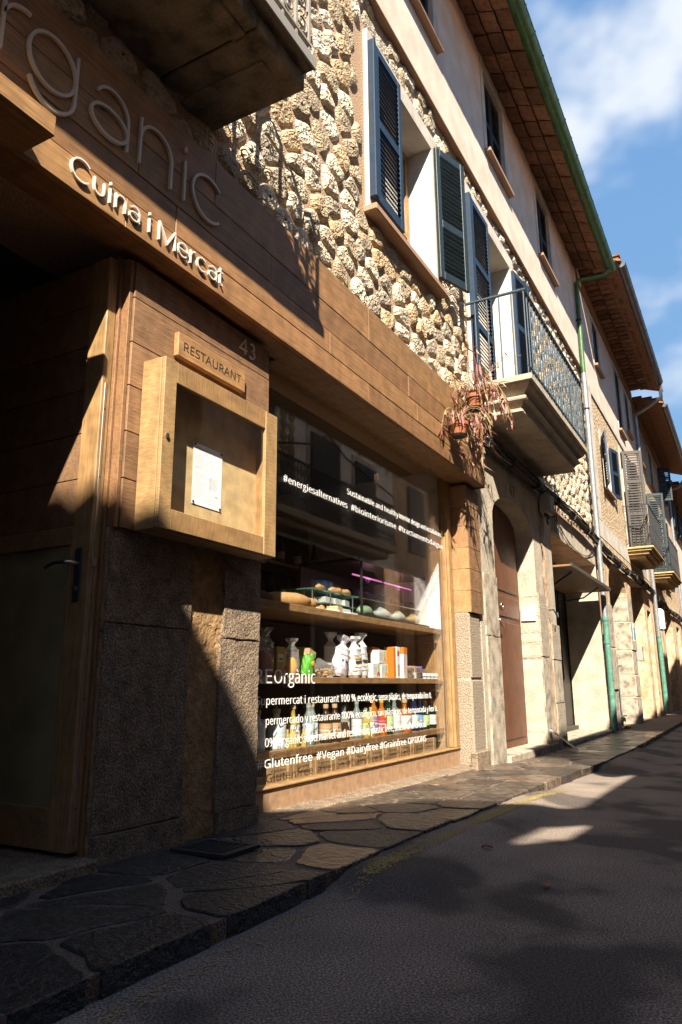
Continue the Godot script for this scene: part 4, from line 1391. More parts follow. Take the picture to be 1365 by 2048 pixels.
# ---------------------------------------------------------------- the other side of the street
func opposite() -> void:
	var A := thing("opposite_house", "unseen house across the street, roofline and opening shaped to cast shade and sun patches", "building")
	var l := pv([-18, -0.2, -18, 10.5, -7.4, 10.3, -6.38, 9.85, -6.16, 9.55, -6.0, 9.42, -5.8, 9.28, -5.55, 9.08, -5.4, 8.95, -5.26, 8.82, -4.92, 8.42, -4.65, 8.04, -4.0, 7.63, -2.74, 6.99, -1.5, 6.0, -1.5, 5.56, -1.631, 5.653, -2.377, 5.731, -1.5, 5.234, -1.5, -0.2])  # invented roofline, shaped to cast the shade edges on the shop side
	part(A, "wall", MB.new().poly(l, 4.2, 4.3), M.low_bounce_wall)
	var r := pv([-1.499, -0.2, -1.499, 5.234, -1.36, 5.154, -0.735, 5.105, -1.499, 5.56, -1.499, 6.0, -0.541, 5.427, 2.31, 5.44, 2.31, -0.2])  # added opening and low top let sun patches onto the road
	part(A, "sun_gap_wall", MB.new().poly(r, 4.2, 4.3), M.low_bounce_wall)
	part(A, "body", MB.new().box(Vector3(-18, -0.2, 4.31), Vector3(-5.4, 8.6, 9)).box(Vector3(-5.39, -0.2, 4.31), Vector3(2.3, 5.0, 9)), M.ochre)
	for q in [[-8.5, -7.4], [-5.5, -4.4], [-2.6, -1.6], [0.2, 1.2]]:
		part(A, "door", bx(q[0], q[1], -0.1, 2.3, 4.12, 4.199, 0.01), M.door_red)
	var C := thing("white_house", "white house across the street with long iron balcony, mirrored in the shop window", "building")
	part(C, "wall", MB.new().poly(pv([2.317, -0.2, 2.317, 5.48, 1.103, 5.853, 1.103, 7.05, 14.8, 7.05, 14.8, 3.15, 2.6, 3.15, 2.6, -0.2]), 4.2, 4.32), M.white_plain)  # left outline notched to let a sun patch reach the road
	part(C, "body", bx(2.4, 14.8, -0.2, 6.9, 4.33, 9.0), M.ochre)
	part(C, "roof", bx(1.103, 14.8, 7.06, 7.14, 3.84, 9.0), M.terra[0])
	var tl := bx(0, 0.2, 0, 0.05, 0, 0.34).mesh(M.terra[2])
	for i in 45:
		put(C, "eave_tile", tl, Transform3D(Basis(), Vector3(1.25 + i * 0.3, 7.005, 3.85)))
	for q in [[9.0, 9.9, 3.55, 5.5], [11.13, 12.21, 3.55, 5.3], [12.9, 13.8, 3.55, 5.2], [6.2, 7.2, 3.55, 5.3], [3.6, 4.6, 0.0, 2.3], [11.3, 12.2, 0.0, 2.4], [7.6, 8.7, 0.0, 2.4]]:
		part(C, "shutter", bx(q[0], q[1], q[2], q[3], 4.13, 4.199, 0.01), M.teal)
		part(C, "door_surround", wall(MB.new(), q[0] - 0.1, q[1] + 0.1, q[2], q[3] + 0.12, 4.17, 4.1985, [[q[0], q[1], q[2] - 0.1, q[3]]]), M.pale)
	for i in 12:
		for k in 2:
			var b := MB.new()
			b.blob(Vector3(0.13, 0.12, 0.03), rng, 0.15, 8)
			part(C, "quoin_stone", b, M.stones[rng.randi() % 5]).position = Vector3(10.25 + k * 0.26, 3.5 + i * 0.21, 4.19)
	part(C, "shade_dark_ground_floor", bx(2.61, 14.8, -0.2, 3.149, 4.2, 4.32), M.soffit_dark)  # near-black colour stands in for the deep shade under the balcony
	for i in 22:
		part(C, "frieze_tile", MB.new().poly(pv([0, 0, 0.2, 0, 0.1, 0.18]), -0.02, 0.0), M.sill).position = Vector3(5.0 + i * 0.42, 6.2, 4.2)
	var S := part(C, "balcony", bx(8.3, 13.7, 3.32, 3.46, 3.62, 4.19, 0.02), M.cement)
	part(S, "moulding", bx(8.4, 13.6, 3.2, 3.31, 3.75, 4.19, 0.03), M.cement)
	part(S, "railing", bx(8.3, 13.7, 4.3, 4.34, 3.66, 3.7), M.iron)
	part(S, "railing", bx(8.3, 13.7, 3.56, 3.58, 3.67, 3.69), M.iron)
	var bar := bx(-0.01, 0.01, 3.46, 4.3, -0.01, 0.01).mesh(M.iron)
	for i in 52:
		put(S, "baluster", bar, Transform3D(Basis(), Vector3(8.35 + i * 0.105, 0, 3.68)))
	var sc := MB.new()
	for i in 51:
		for y in [3.68, 3.9, 4.15]:
			scroll(sc, Vector3(8.4 + i * 0.105, y, 3.68), 0.05, i * 0.7, 1.0 if i % 2 else -1.0, 0.008)
	part(S, "scrolls", sc, M.iron, "stuff")
	var D := thing("beige_house", "taller beige house across the street beyond the white one, seen only in reflections", "building")
	part(D, "wall", bx(14.82, 46, -0.2, 8.4, 4.2, 4.4), M.ochre)
	part(D, "body", bx(14.83, 46, -0.2, 8.3, 4.41, 9), M.ochre)
	part(D, "roof", bx(14.82, 46, 8.41, 8.5, 3.8, 9), M.terra[0])
	for q in [[15.6, 16.5], [18.4, 19.3], [21.5, 22.4], [25, 26]]:
		part(D, "shutter", bx(q[0], q[1], 3.7, 5.3, 4.13, 4.199, 0.01), M.teal)
		part(D, "door", bx(q[0] + 0.2, q[1] + 0.3, -0.1, 2.3, 4.13, 4.199, 0.01), M.door_red)
	var wd := thing("street_cable", "thin dark cable strung along the white house across the street", "cable")
	part(wd, "cable", MB.new().tube(p3([9.5, 4.6, 4.1, 11, 5.0, 4.08, 11.6, 5.35, 4.06, 12.4, 5.1, 4.1, 14.6, 4.8, 4.1]), 0.02, 5), M.cable)

# ---------------------------------------------------------------- the wooden shop front
func planks(parent: Node, rows: Array, cuts: Array, z0: float, z1: float, mats: Array) -> void:   # rows of boards between heights, cut at given places
	for r in rows.size() - 1:
		var xs: Array = cuts[r]
		for i in xs.size() - 1:
			part(parent, "plank", bx(xs[i] + 0.0012, xs[i + 1] - 0.0012, rows[r] + 0.0015, rows[r + 1] - 0.0015, z0, z1 + rng.randf_range(-0.002, 0.002), 0.0025), mats[rng.randi() % mats.size()])

func shop_front() -> void:
	var F := thing("shop_fascia", "broad brown fascia of wooden planks over the shop door and window", "shop fascia")
	part(F, "backing", bx(-1.2, 6.83, 2.5725, 3.293, -0.02, 0.098), M.ink)
	planks(F, [2.56, 2.705, 2.86, 3.038, 3.30], [[-1.2, 0.3, 1.985, 4.30, 6.845], [-1.2, 1.1, 2.295, 3.75, 5.16, 5.60, 6.845], [-1.2, 0.7, 2.04, 3.08, 5.0, 6.26, 6.845], [-1.2, 1.2, 2.57, 4.313, 6.845]], 0.10, 0.13, M.wood)
	part(F, "soffit_board", bx(-1.2, 3.4, 2.5602, 2.572, -0.05, 0.0995, 0.002), M.wood[1])
	part(F, "soffit_board", bx(3.403, 6.845, 2.5602, 2.572, -0.14, 0.0995, 0.002), M.wood[3])
	part(F, "end_board", bx(6.8462, 6.858, 2.55, 3.30, -0.02, 0.13, 0.002), M.wood[0])
	# facing of planks between door and window, and the narrow one right of the window
	var L := thing("plank_facing", "facing of wooden planks between the shop door and the shop window", "wall facing")
	part(L, "backing", bx(2.165, 3.215, 1.3, 2.526, -0.03, 0.008), M.ink)
	planks(L, [1.29, 1.505, 1.715, 1.925, 2.13, 2.345, 2.526], [[2.162, 3.224], [2.162, 2.5, 3.224], [2.162, 3.224], [2.162, 2.36, 3.224], [2.162, 3.224], [2.162, 3.224]], 0.01, 0.03, M.panel)
	part(L, "edge_board", bx(2.140, 2.1605, 1.29, 2.526, -0.1, 0.022, 0.002), M.wood[1])
	var R := thing("plank_facing", "narrow facing of wooden planks right of the shop window with plant shadows on it", "wall facing")
	part(R, "backing", bx(6.555, 6.9, 1.31, 2.526, -0.15, 0.01), M.ink)
	planks(R, [1.305, 1.51, 1.715, 1.92, 2.125, 2.33, 2.526], [[6.562, 6.905], [6.562, 6.905], [6.562, 6.905], [6.562, 6.905], [6.562, 6.905], [6.562, 6.905]], 0.012, 0.03, M.panel)
	for i in 6:
		part(R, "plank", bx(6.5415, 6.5605, 1.3065 + i * 0.2037, 1.5065 + i * 0.2037, -0.13, 0.029, 0.002), M.wood[rng.randi() % 5])
	for q in [[2.27, 2.44], [2.62, 2.40], [2.95, 2.37], [3.16, 2.28], [2.25, 2.22], [3.15, 2.16], [2.20, 1.82], [2.20, 1.61]]:
		part(L, "wood_plug", MB.new().tube(p3([q[0], q[1], 0.029, q[0], q[1], 0.0322]), 0.0045, 8), M.oak_x)
	# hood over the shop door
	var hd := part(self, "door_hood", bx(-1.2, 1.475, 2.56, 2.645, 0.132, 0.30, 0.004), M.wood[2])
	tag(hd, "projecting wooden hood over the shop door under the large letters", "door hood")
	letters()
	menu_box()
	shop_door()
	window_front()

# letters measured on a plane 2 cm in front of the boards, moved onto them
func fit_fascia(o: Node3D) -> void:
	o.transform = Transform3D(Basis.from_scale(Vector3(1.0094, 1.0094, 1)), Vector3(0, -0.006, -0.02))

func letters() -> void:
	var z0 := 0.151
	var z1 := 0.165
	var w := 0.013
	var S := thing("sign_letters", "large thin pale letters of the shop name on the dark upper fascia", "sign letters")
	fit_fascia(S)
	var by := 2.885
	var xh := 0.235
	var g := {}
	part(S, "letter_o", MB.new().stroke(arc(1.10, by + xh / 2, 0.118, xh / 2, 0, 360, 32), w, z0, z1), M.letter_dull)
	part(S, "letter_r", MB.new().stroke(pv([1.318, by - 0.005, 1.318, by + xh - 0.005]), w, z0, z1).stroke(arc(1.413, by + xh - 0.1, 0.095, 0.1, 175, 82, 12), w, z0, z1), M.letter_dull)
	var gd := pv([1.652, by + xh, 1.652, by + 0.02])
	gd.append_array(arc(1.545, by + 0.02, 0.107, 0.105, 0, -160, 16))
	part(S, "letter_g", MB.new().stroke(arc(1.541, by + xh / 2 - 0.003, 0.111, xh / 2, 0, 360, 32), w, z0, z1).stroke(gd, w, z0, z1 + 0.0015), M.letter_dull)
	var ad := arc(1.845, by + xh - 0.098, 0.092, 0.096, 155, 0, 14)
	ad.append(Vector2(1.937, by))
	part(S, "letter_a", MB.new().stroke(ad, w, z0, z1).stroke(arc(1.835, by + 0.066, 0.101, 0.066, 0, 360, 26), w, z0, z1 + 0.0015), M.letter_dull)
	var nd := arc(2.112, by + xh - 0.1, 0.1, 0.098, 180, 0, 16)
	nd.append(Vector2(2.212, by))
	part(S, "letter_n", MB.new().stroke(pv([2.012, by, 2.012, by + xh]), w, z0, z1).stroke(nd, w, z0, z1 + 0.0015), M.letter_dull)
	part(S, "letter_i", MB.new().stroke(pv([2.305, by, 2.305, by + xh - 0.02]), w, z0, z1), M.letter_dull)
	part(S, "letter_dot", MB.new().stroke(pv([2.306, by + xh + 0.025, 2.306, by + xh + 0.055]), w, z0, z1), M.letter_dull)
	part(S, "letter_c", MB.new().stroke(arc(2.486, by + xh / 2 + 0.002, 0.122, xh / 2, 48, 312, 26), w, z0, z1), M.letter_dull)
	# second line, small letters in the sun
	var T := thing("sign_letters", "smaller line of bright raised letters along the lower edge of the fascia", "sign letters")
	fit_fascia(T)
	var b2 := 2.592
	var k := 0.068   # x height
	var c := 0.0072
	var za := 0.151
	var zb := 0.163
	part(T, "letter_c", MB.new().stroke(arc(1.716, b2 + 0.048, 0.05, 0.049, 42, 318, 22), c, za, zb), M.letter)
	var u := pv([1.783, b2 + k, 1.783, b2 + 0.028])
	u.append_array(arc(1.809, b2 + 0.028, 0.026, 0.028, 180, 360, 10))
	u.append(Vector2(1.835, b2 + k))
	part(T, "letter_u", MB.new().stroke(u, c, za, zb), M.letter)
	part(T, "letter_i", MB.new().stroke(pv([1.868, b2, 1.868, b2 + k]), c, za, zb).stroke(pv([1.868, b2 + 0.084, 1.868, b2 + 0.097]), c, za, zb), M.letter)
	var n := arc(1.926, b2 + k - 0.028, 0.026, 0.028, 180, 0, 10)
	n.append(Vector2(1.952, b2))
	part(T, "letter_n", MB.new().stroke(pv([1.9, b2, 1.9, b2 + k]), c, za, zb).stroke(n, c, za, zb + 0.001), M.letter)
	for q in [1.982, 2.512]:
		var a := arc(q + 0.026, b2 + k - 0.026, 0.027, 0.026, 150, 0, 10)
		a.append(Vector2(q + 0.053, b2))
		part(T, "letter_a", MB.new().stroke(a, c, za, zb).stroke(arc(q + 0.024, b2 + 0.02, 0.029, 0.02, 0, 360, 16), c * 0.9, za, zb + 0.001), M.letter)
	part(T, "letter_i", MB.new().stroke(pv([2.098, b2, 2.098, b2 + k]), c, za, zb).stroke(pv([2.098, b2 + 0.084, 2.098, b2 + 0.097]), c, za, zb), M.letter)
	part(T, "letter_m", MB.new().stroke(pv([2.16, b2, 2.16, b2 + 0.094]), c, za, zb).stroke(pv([2.16, b2 + 0.092, 2.212, b2 + 0.006, 2.264, b2 + 0.092]), c, za, zb + 0.001).stroke(pv([2.264, b2 + 0.094, 2.264, b2]), c, za, zb), M.letter)
	var e := arc(2.318, b2 + k / 2, 0.033, k / 2, 320, 5, 20)
	e = arc(2.318, b2 + k / 2, 0.033, k / 2, 0, 318, 20)
	part(T, "letter_e", MB.new().stroke(e, c, za, zb).stroke(pv([2.287, b2 + k / 2, 2.351, b2 + k / 2]), c * 0.85, za, zb + 0.001), M.letter)
	part(T, "letter_r", MB.new().stroke(pv([2.374, b2, 2.374, b2 + k]), c, za, zb).stroke(arc(2.403, b2 + k - 0.03, 0.029, 0.03, 180, 85, 8), c, za, zb + 0.001), M.letter)
	part(T, "letter_c", MB.new().stroke(arc(2.456, b2 + k / 2, 0.034, k / 2, 45, 315, 18), c, za, zb), M.letter)
	part(T, "letter_t", MB.new().stroke(pv([2.597, b2 + 0.092, 2.597, b2 + 0.012, 2.606, b2 + 0.002, 2.615, b2 + 0.002]), c, za, zb).stroke(pv([2.584, b2 + k, 2.615, b2 + k]), c * 0.85, za, zb + 0.001), M.letter)
	var N := thing("house_number", "thin pale number 43 on the planks under the fascia", "house number")
	part(N, "digit", MB.new().stroke(pv([2.985, 2.405, 2.985, 2.49, 2.936, 2.428, 3.0, 2.428]), 0.008, 0.031, 0.04), M.letter_dull)
	var d3 := arc(3.045, 2.469, 0.021, 0.020, 130, -90, 12)
	d3.append_array(arc(3.045, 2.427, 0.025, 0.022, 90, -140, 12))
	part(N, "digit", MB.new().stroke(d3, 0.008, 0.031, 0.04), M.letter_dull)
	var B := thing("restaurant_sign", "small wooden board reading restaurant above the menu box", "sign")
	part(B, "board", bx(2.425, 2.957, 2.165, 2.288, 0.033, 0.062, 0.004), M.wood[2])
	lettering(B, "RESTAURANT", 2.465, 2.205, 2.917, 0.044, 0.063, M.ink)

# a pane of glass
func sheet_of(x0: float, x1: float, y0: float, y1: float, z: float) -> MB:
	var b := MB.new()
	b.quad(Vector3(x0, y0, z), Vector3(x1, y0, z), Vector3(x1, y1, z), Vector3(x0, y1, z), Vector3.BACK)
	return b

func menu_box() -> void:
	var x0 := 2.238
	var x1 := 3.118
	var y0 := 1.29
	var y1 := 2.062
	var zf := 0.164
	var B := thing("menu_box", "wooden glazed menu case with a menu sheet pinned inside beside the shop window", "menu case")
	part(B, "side_board", bx(x0, x0 + 0.022, y0, y1, 0.033, zf - 0.022, 0.002), M.oak_cross)
	part(B, "side_board", bx(x1 - 0.022, x1, y0, y1, 0.033, zf - 0.022, 0.002), M.oak_y)
	part(B, "top_board", bx(x0 + 0.0225, x1 - 0.0225, y1 - 0.022, y1, 0.033, zf - 0.022, 0.002), M.oak_x)
	part(B, "bottom_board", bx(x0 + 0.0225, x1 - 0.0225, y0, y0 + 0.022, 0.033, zf - 0.022, 0.002), M.oak_x)
	part(B, "cork_board", bx(x0 + 0.0225, 2.66, y0 + 0.0225, y1 - 0.0225, 0.034, 0.045), M.cork)
	part(B, "cork_board", bx(2.662, x1 - 0.0225, y0 + 0.0225, y1 - 0.0225, 0.034, 0.045), M.cork)
	var ox0 := 2.318
	var ox1 := 3.01
	var oy0 := 1.385
	var oy1 := 1.962
	part(B, "frame_stile", bx(x0 + 0.001, ox0, y0 + 0.003, y1, zf - 0.02, zf, 0.003), M.oak_cross)
	part(B, "frame_stile", bx(ox1, x1 - 0.001, y0 + 0.003, y1, zf - 0.02, zf, 0.003), M.oak_cross)
	part(B, "frame_rail", bx(ox0 + 0.001, ox1 - 0.001, oy1, y1 - 0.001, zf - 0.02, zf - 0.002, 0.003), M.oak_cross2)
	part(B, "frame_rail", bx(ox0 + 0.001, ox1 - 0.001, y0 + 0.004, oy0, zf - 0.02, zf - 0.002, 0.003), M.oak_cross2)
	part(B, "pane", sheet_of(ox0 - 0.005, ox1 + 0.005, oy0 - 0.005, oy1 + 0.005, zf - 0.015), M.pane)
	part(B, "lock", MB.new().tube(p3([2.268, 1.70, zf - 0.002, 2.268, 1.70, zf + 0.008]), 0.011, 14), M.steel)
	part(B, "keyhole", MB.new().tube(p3([2.268, 1.70, zf + 0.008, 2.268, 1.70, zf + 0.0085]), 0.006, 10), M.ink)
	# the sheet with its lines of print
	var im := Image.create(256, 384, false, Image.FORMAT_RGB8)
	im.fill(Color(0.90, 0.91, 0.93))
	var r := RandomNumberGenerator.new()
	r.seed = 7
	im.fill_rect(Rect2i(18, 26, 96, 4), Color(0.45, 0.47, 0.5))
	im.fill_rect(Rect2i(96, 50, 34, 3), Color(0.6, 0.62, 0.65))
	var y := 72
	while y < 340:
		var l := 0
		var n := 30 + r.randi() % 80
		if y in [72, 160, 248] or r.randf() < 0.9:
			while l < n:
				var ww := 3 + r.randi() % 11
				im.fill_rect(Rect2i(20 + l, y, ww, 2), Color(0.52, 0.54, 0.57))
				l += ww + 3
			im.fill_rect(Rect2i(150, y, 12, 2), Color(0.58, 0.6, 0.63))
		y += 9
		if y > 156 and y < 168:
			y = 176
	im.fill_rect(Rect2i(18, 150, 130, 1), Color(0.5, 0.52, 0.55))
	im.fill_rect(Rect2i(138, 190, 96, 1), Color(0.5, 0.52, 0.55))
	for k in 9:
		im.fill_rect(Rect2i(140, 198 + k * 8, 60 + r.randi() % 25, 2), Color(0.5, 0.52, 0.55))
	im.fill_rect(Rect2i(200, 300, 26, 5), Color(0.35, 0.37, 0.4))
	im.fill_rect(Rect2i(150, 356, 60, 2), Color(0.55, 0.57, 0.6))
	var m := mat(Color.WHITE, 0.8)
	m.albedo_texture = ImageTexture.create_from_image(im)
	var q := PlaneMesh.new()
	q.orientation = PlaneMesh.FACE_Z
	q.size = Vector2(0.222, 0.302)
	q.material = m
	var sh := MeshInstance3D.new()
	sh.name = "menu_sheet"
	sh.mesh = q
	sh.position = Vector3(2.69, 1.634, 0.0485)
	B.add_child(sh, true)
	for p in [[2.59, 1.776], [2.79, 1.776], [2.59, 1.494], [2.79, 1.494]]:
		part(B, "pin", MB.new().blob(Vector3(0.006, 0.006, 0.005), rng, 0.0, 8), M.ink).position = Vector3(p[0], p[1], 0.051)

func shop_door() -> void:
	# open leaf seen on its inner face: planks above, a glazed panel below, lock edge toward the street
	var D := thing("shop_door", "open wooden shop door with dull glass panel, steel lock strip and lever handle", "door")
	var x := 2.075
	var zf := -0.035
	var st := MB.new()
	st.box(Vector3(x - 0.004, 0.045, zf - 0.105), Vector3(x + 0.048, 2.52, zf), 0.004)
	part(D, "stile", st, M.oak_y)
	part(D, "stile", bx(x, x + 0.045, 0.045, 2.52, zf - 1.0, zf - 0.9, 0.004), M.oak_y)
	part(D, "bottom_rail", bx(x, x + 0.045, 0.045, 0.20, zf - 0.8995, zf - 0.1055, 0.004), M.oak_x)
	part(D, "middle_rail", bx(x + 0.002, x + 0.045, 1.22, 1.30, zf - 0.8995, zf - 0.1055, 0.004), M.oak_x)
	for i in 6:
		part(D, "plank", bx(x + 0.006, x + 0.035, 1.3015 + i * 0.2033, 1.3015 + (i + 1) * 0.2033 - 0.003, zf - 0.899, zf - 0.106, 0.002), M.panel[rng.randi() % 5])
	part(D, "glass_panel", bx(x + 0.014, x + 0.022, 0.201, 1.219, zf - 0.899, zf - 0.106), mat(lin(0.34, 0.29, 0.16), 0.3, X.soft, Vector3.ONE))
	part(D, "moulding", bx(x - 0.001, x + 0.012, 0.2, 1.22, zf - 0.125, zf - 0.1055, 0.003), M.oak_y)
	part(D, "lock_strip", bx(x + 0.012, x + 0.026, 0.08, 1.92, zf - 0.001, zf + 0.0025, 0.001), M.steel)
	part(D, "latch", bx(x + 0.010, x + 0.028, 1.12, 1.155, zf + 0.002, zf + 0.012, 0.002), M.steel)
	for y in [0.2, 0.6, 1.0, 1.5, 1.8]:
		part(D, "screw", MB.new().tube(p3([x + 0.019, y, zf + 0.0026, x + 0.019, y, zf + 0.004]), 0.0035, 8), M.iron)
	part(D, "handle_plate", bx(x - 0.012, x - 0.0045, 0.98, 1.20, zf - 0.075, zf - 0.038, 0.003), M.iron)
	part(D, "handle", MB.new().tube(p3([x - 0.012, 1.135, zf - 0.056, x - 0.055, 1.135, zf - 0.056, x - 0.062, 1.137, zf - 0.075, x - 0.062, 1.136, zf - 0.14, x - 0.058, 1.122, zf - 0.19]), 0.009, 10, 0.007), M.steel)
	part(D, "lock_cylinder", MB.new().tube(p3([x - 0.012, 1.03, zf - 0.056, x - 0.024, 1.03, zf - 0.056]), 0.011, 12), M.steel)
	# fixed jamb with two rebates, beside the pillar
	var J := thing("door_jamb", "moulded wooden door jamb beside the open shop door", "door frame")
	part(J, "jamb", bx(2.1245, 2.1385, 0.03, 2.53, -0.09, -0.02, 0.002), M.wood[1])

func window_front() -> void:
	var W := thing("shop_window", "large shop window in a pale wooden frame with marbled base and white lettering", "shop window")
	part(W, "frame_side", bx(6.44, 6.54, 0.112, 2.66, -0.22, -0.13, 0.005), M.oak_y)
	part(W, "frame_side", bx(3.212, 3.26, 0.112, 2.66, -0.22, -0.13, 0.005), M.oak_y)
	part(W, "frame_head", bx(3.261, 6.439, 2.585, 2.66, -0.22, -0.13, 0.005), M.oak_x)
	part(W, "bead", bx(6.415, 6.4395, 0.114, 2.584, -0.195, -0.15, 0.003), M.oak_y)
	part(W, "base_board", bx(3.212, 6.541, -0.12, 0.098, -0.22, -0.138, 0.005), M.marble)
	part(W, "base_ledge", bx(3.213, 6.54, 0.0985, 0.1115, -0.22, -0.125, 0.004), M.oak_x)
	part(W, "pane", sheet_of(3.255, 6.43, 0.105, 2.59, -0.163), M.pane)
	part(W, "inner_pane", sheet_of(3.255, 6.43, 0.105, 2.59, -0.176), M.pane)
	var z := -0.158
	var V: Material = M.vinyl
	# [text, left, base line, right, capital height, bold]
	for t in [["Sustainable", 4.50, 1.992, 4.935, 0.044, true], ["and healthy", 4.96, 1.992, 5.38, 0.044, false], ["interior design", 5.40, 1.992, 5.83, 0.044, true], ["and installations.", 5.85, 1.992, 6.36, 0.044, false],
		["#energiesalternatives", 3.667, 1.885, 4.50, 0.046, false], ["#biointeriorisme", 4.555, 1.885, 5.33, 0.046, false], ["#tractamentsdaigua", 5.38, 1.885, 6.36, 0.046, false],
		["RE", 3.40, 0.664, 3.575, 0.078, true], ["Orgànic", 3.60, 0.664, 4.055, 0.078, false],
		["Supermercat i restaurant", 3.428, 0.545, 4.36, 0.047, false], ["100 % ecològic,", 4.385, 0.545, 4.93, 0.047, true], ["sense plàstics,", 4.955, 0.545, 5.34, 0.047, false], ["de temporada", 5.365, 0.545, 5.77, 0.047, true], ["i km 0.", 5.785, 0.545, 5.965, 0.047, false],
		["Supermercado y restaurante 100% ecológico, sin plásticos, de temporada y km 0.", 3.438, 0.436, 6.085, 0.045, false],
		["100% organic", 3.435, 0.318, 3.90, 0.048, false], ["supermarket and restaurant,", 3.925, 0.318, 4.80, 0.048, true], ["plastic free, seasonal and local.", 4.825, 0.318, 5.84, 0.048, false],
		["#Glutenfree", 3.44, 0.206, 4.02, 0.046, true], ["#Vegan", 4.07, 0.206, 4.42, 0.046, false], ["#Dairyfree", 4.46, 0.206, 4.93, 0.046, true], ["#Grainfree", 4.96, 0.206, 5.42, 0.046, false], ["OPTIONS", 5.46, 0.206, 5.822, 0.046, true]]:
		lettering(W, t[0], t[1], t[2], t[3], t[4], z, V, t[5])

# ---------------------------------------------------------------- inside the shop window
func shop_inside() -> void:
	var R := thing("shop_room", "dim shop room behind the window with a pale side wall", "room")
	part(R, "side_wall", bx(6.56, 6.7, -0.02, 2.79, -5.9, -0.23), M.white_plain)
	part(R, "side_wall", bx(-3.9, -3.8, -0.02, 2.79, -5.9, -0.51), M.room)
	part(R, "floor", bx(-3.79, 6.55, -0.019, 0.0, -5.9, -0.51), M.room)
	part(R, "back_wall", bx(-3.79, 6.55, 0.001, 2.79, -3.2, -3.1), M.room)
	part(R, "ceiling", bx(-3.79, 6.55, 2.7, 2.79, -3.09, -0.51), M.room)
	# back shelves with rows of dark wine bottles
	var K := thing("wine_rack", "dim wall rack of dark wine bottles at the back of the shop", "wine rack")
	for y in [0.55, 0.95, 1.35, 1.75]:
		part(K, "shelf", bx(4.0, 8.5 - 2.0, y - 0.03, y, -1.7, -1.4, 0.003), M.oak_x)
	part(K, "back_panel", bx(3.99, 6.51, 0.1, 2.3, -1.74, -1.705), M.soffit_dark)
	var bot := MB.new().lathe([[0.0, 0.0], [0.036, 0.0], [0.037, 0.02], [0.037, 0.17], [0.03, 0.205], [0.014, 0.23], [0.013, 0.3], [0.0, 0.3]], 10).mesh(M.black)
	var lab := MB.new().lathe([[0.0375, 0.06], [0.0375, 0.13]], 10).mesh(M.pale)
	var i := 0
	for y in [0.55, 0.95, 1.35, 1.75]:
		for k in 15:
			if rng.randf() < 0.15:
				continue
			var o := Node3D.new()
			o.name = "wine_bottle"
			o.position = Vector3(4.15 + k * 0.155 + rng.randf_range(-0.02, 0.02), y + 0.0005, -1.52)
			add_child(o, true)
			put(o, "body", bot, Transform3D())
			put(o, "label", lab, Transform3D())
			tag(o, "dark wine bottle standing in the dim rack at the back", "bottle", "wine bottles in the back rack")
	# the three display shelves
	var S := thing("display_shelves", "three long oak shelves across the shop window", "shelf")
	part(S, "shelf", bx(3.27, 6.555, 1.112, 1.16, -1.0, -0.27, 0.003), M.oak_x)
	part(S, "shelf", bx(3.27, 6.555, 0.664, 0.706, -0.68, -0.27, 0.003), M.oak_x)
	part(S, "shelf", bx(3.27, 6.555, 0.228, 0.277, -0.68, -0.27, 0.003), M.oak_x)
	part(S, "end_panel", bx(6.528, 6.5585, 0.0, 1.111, -0.68, -0.229, 0.003), M.oak_y)
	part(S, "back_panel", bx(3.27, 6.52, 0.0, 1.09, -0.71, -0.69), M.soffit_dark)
	for x in [6.46]:
		for y in [1.03, 0.59, 0.155]:
			part(S, "shelf_bracket", bx(x, x + 0.06, y, y + 0.07, -0.45, -0.3, 0.004), M.oak_x)
	# outline of a reflected sun patch high inside, left undrawn
	var bn := MB.new()
	var pts := [[Vector3(5.44, 2.42, -0.6), Vector3(5.69, 2.514, -0.6)], [Vector3(6.035, 2.374, -0.6), Vector3(6.3, 2.5, -0.6)], [Vector3(6.52, 1.98, -0.6), Vector3(6.53, 2.35, -0.6)]]

# goods stand this much deeper behind the glass than first measured
func set_back(x: float, z: float) -> Vector2:
	return Vector2(x * 1.026, z - 0.065)

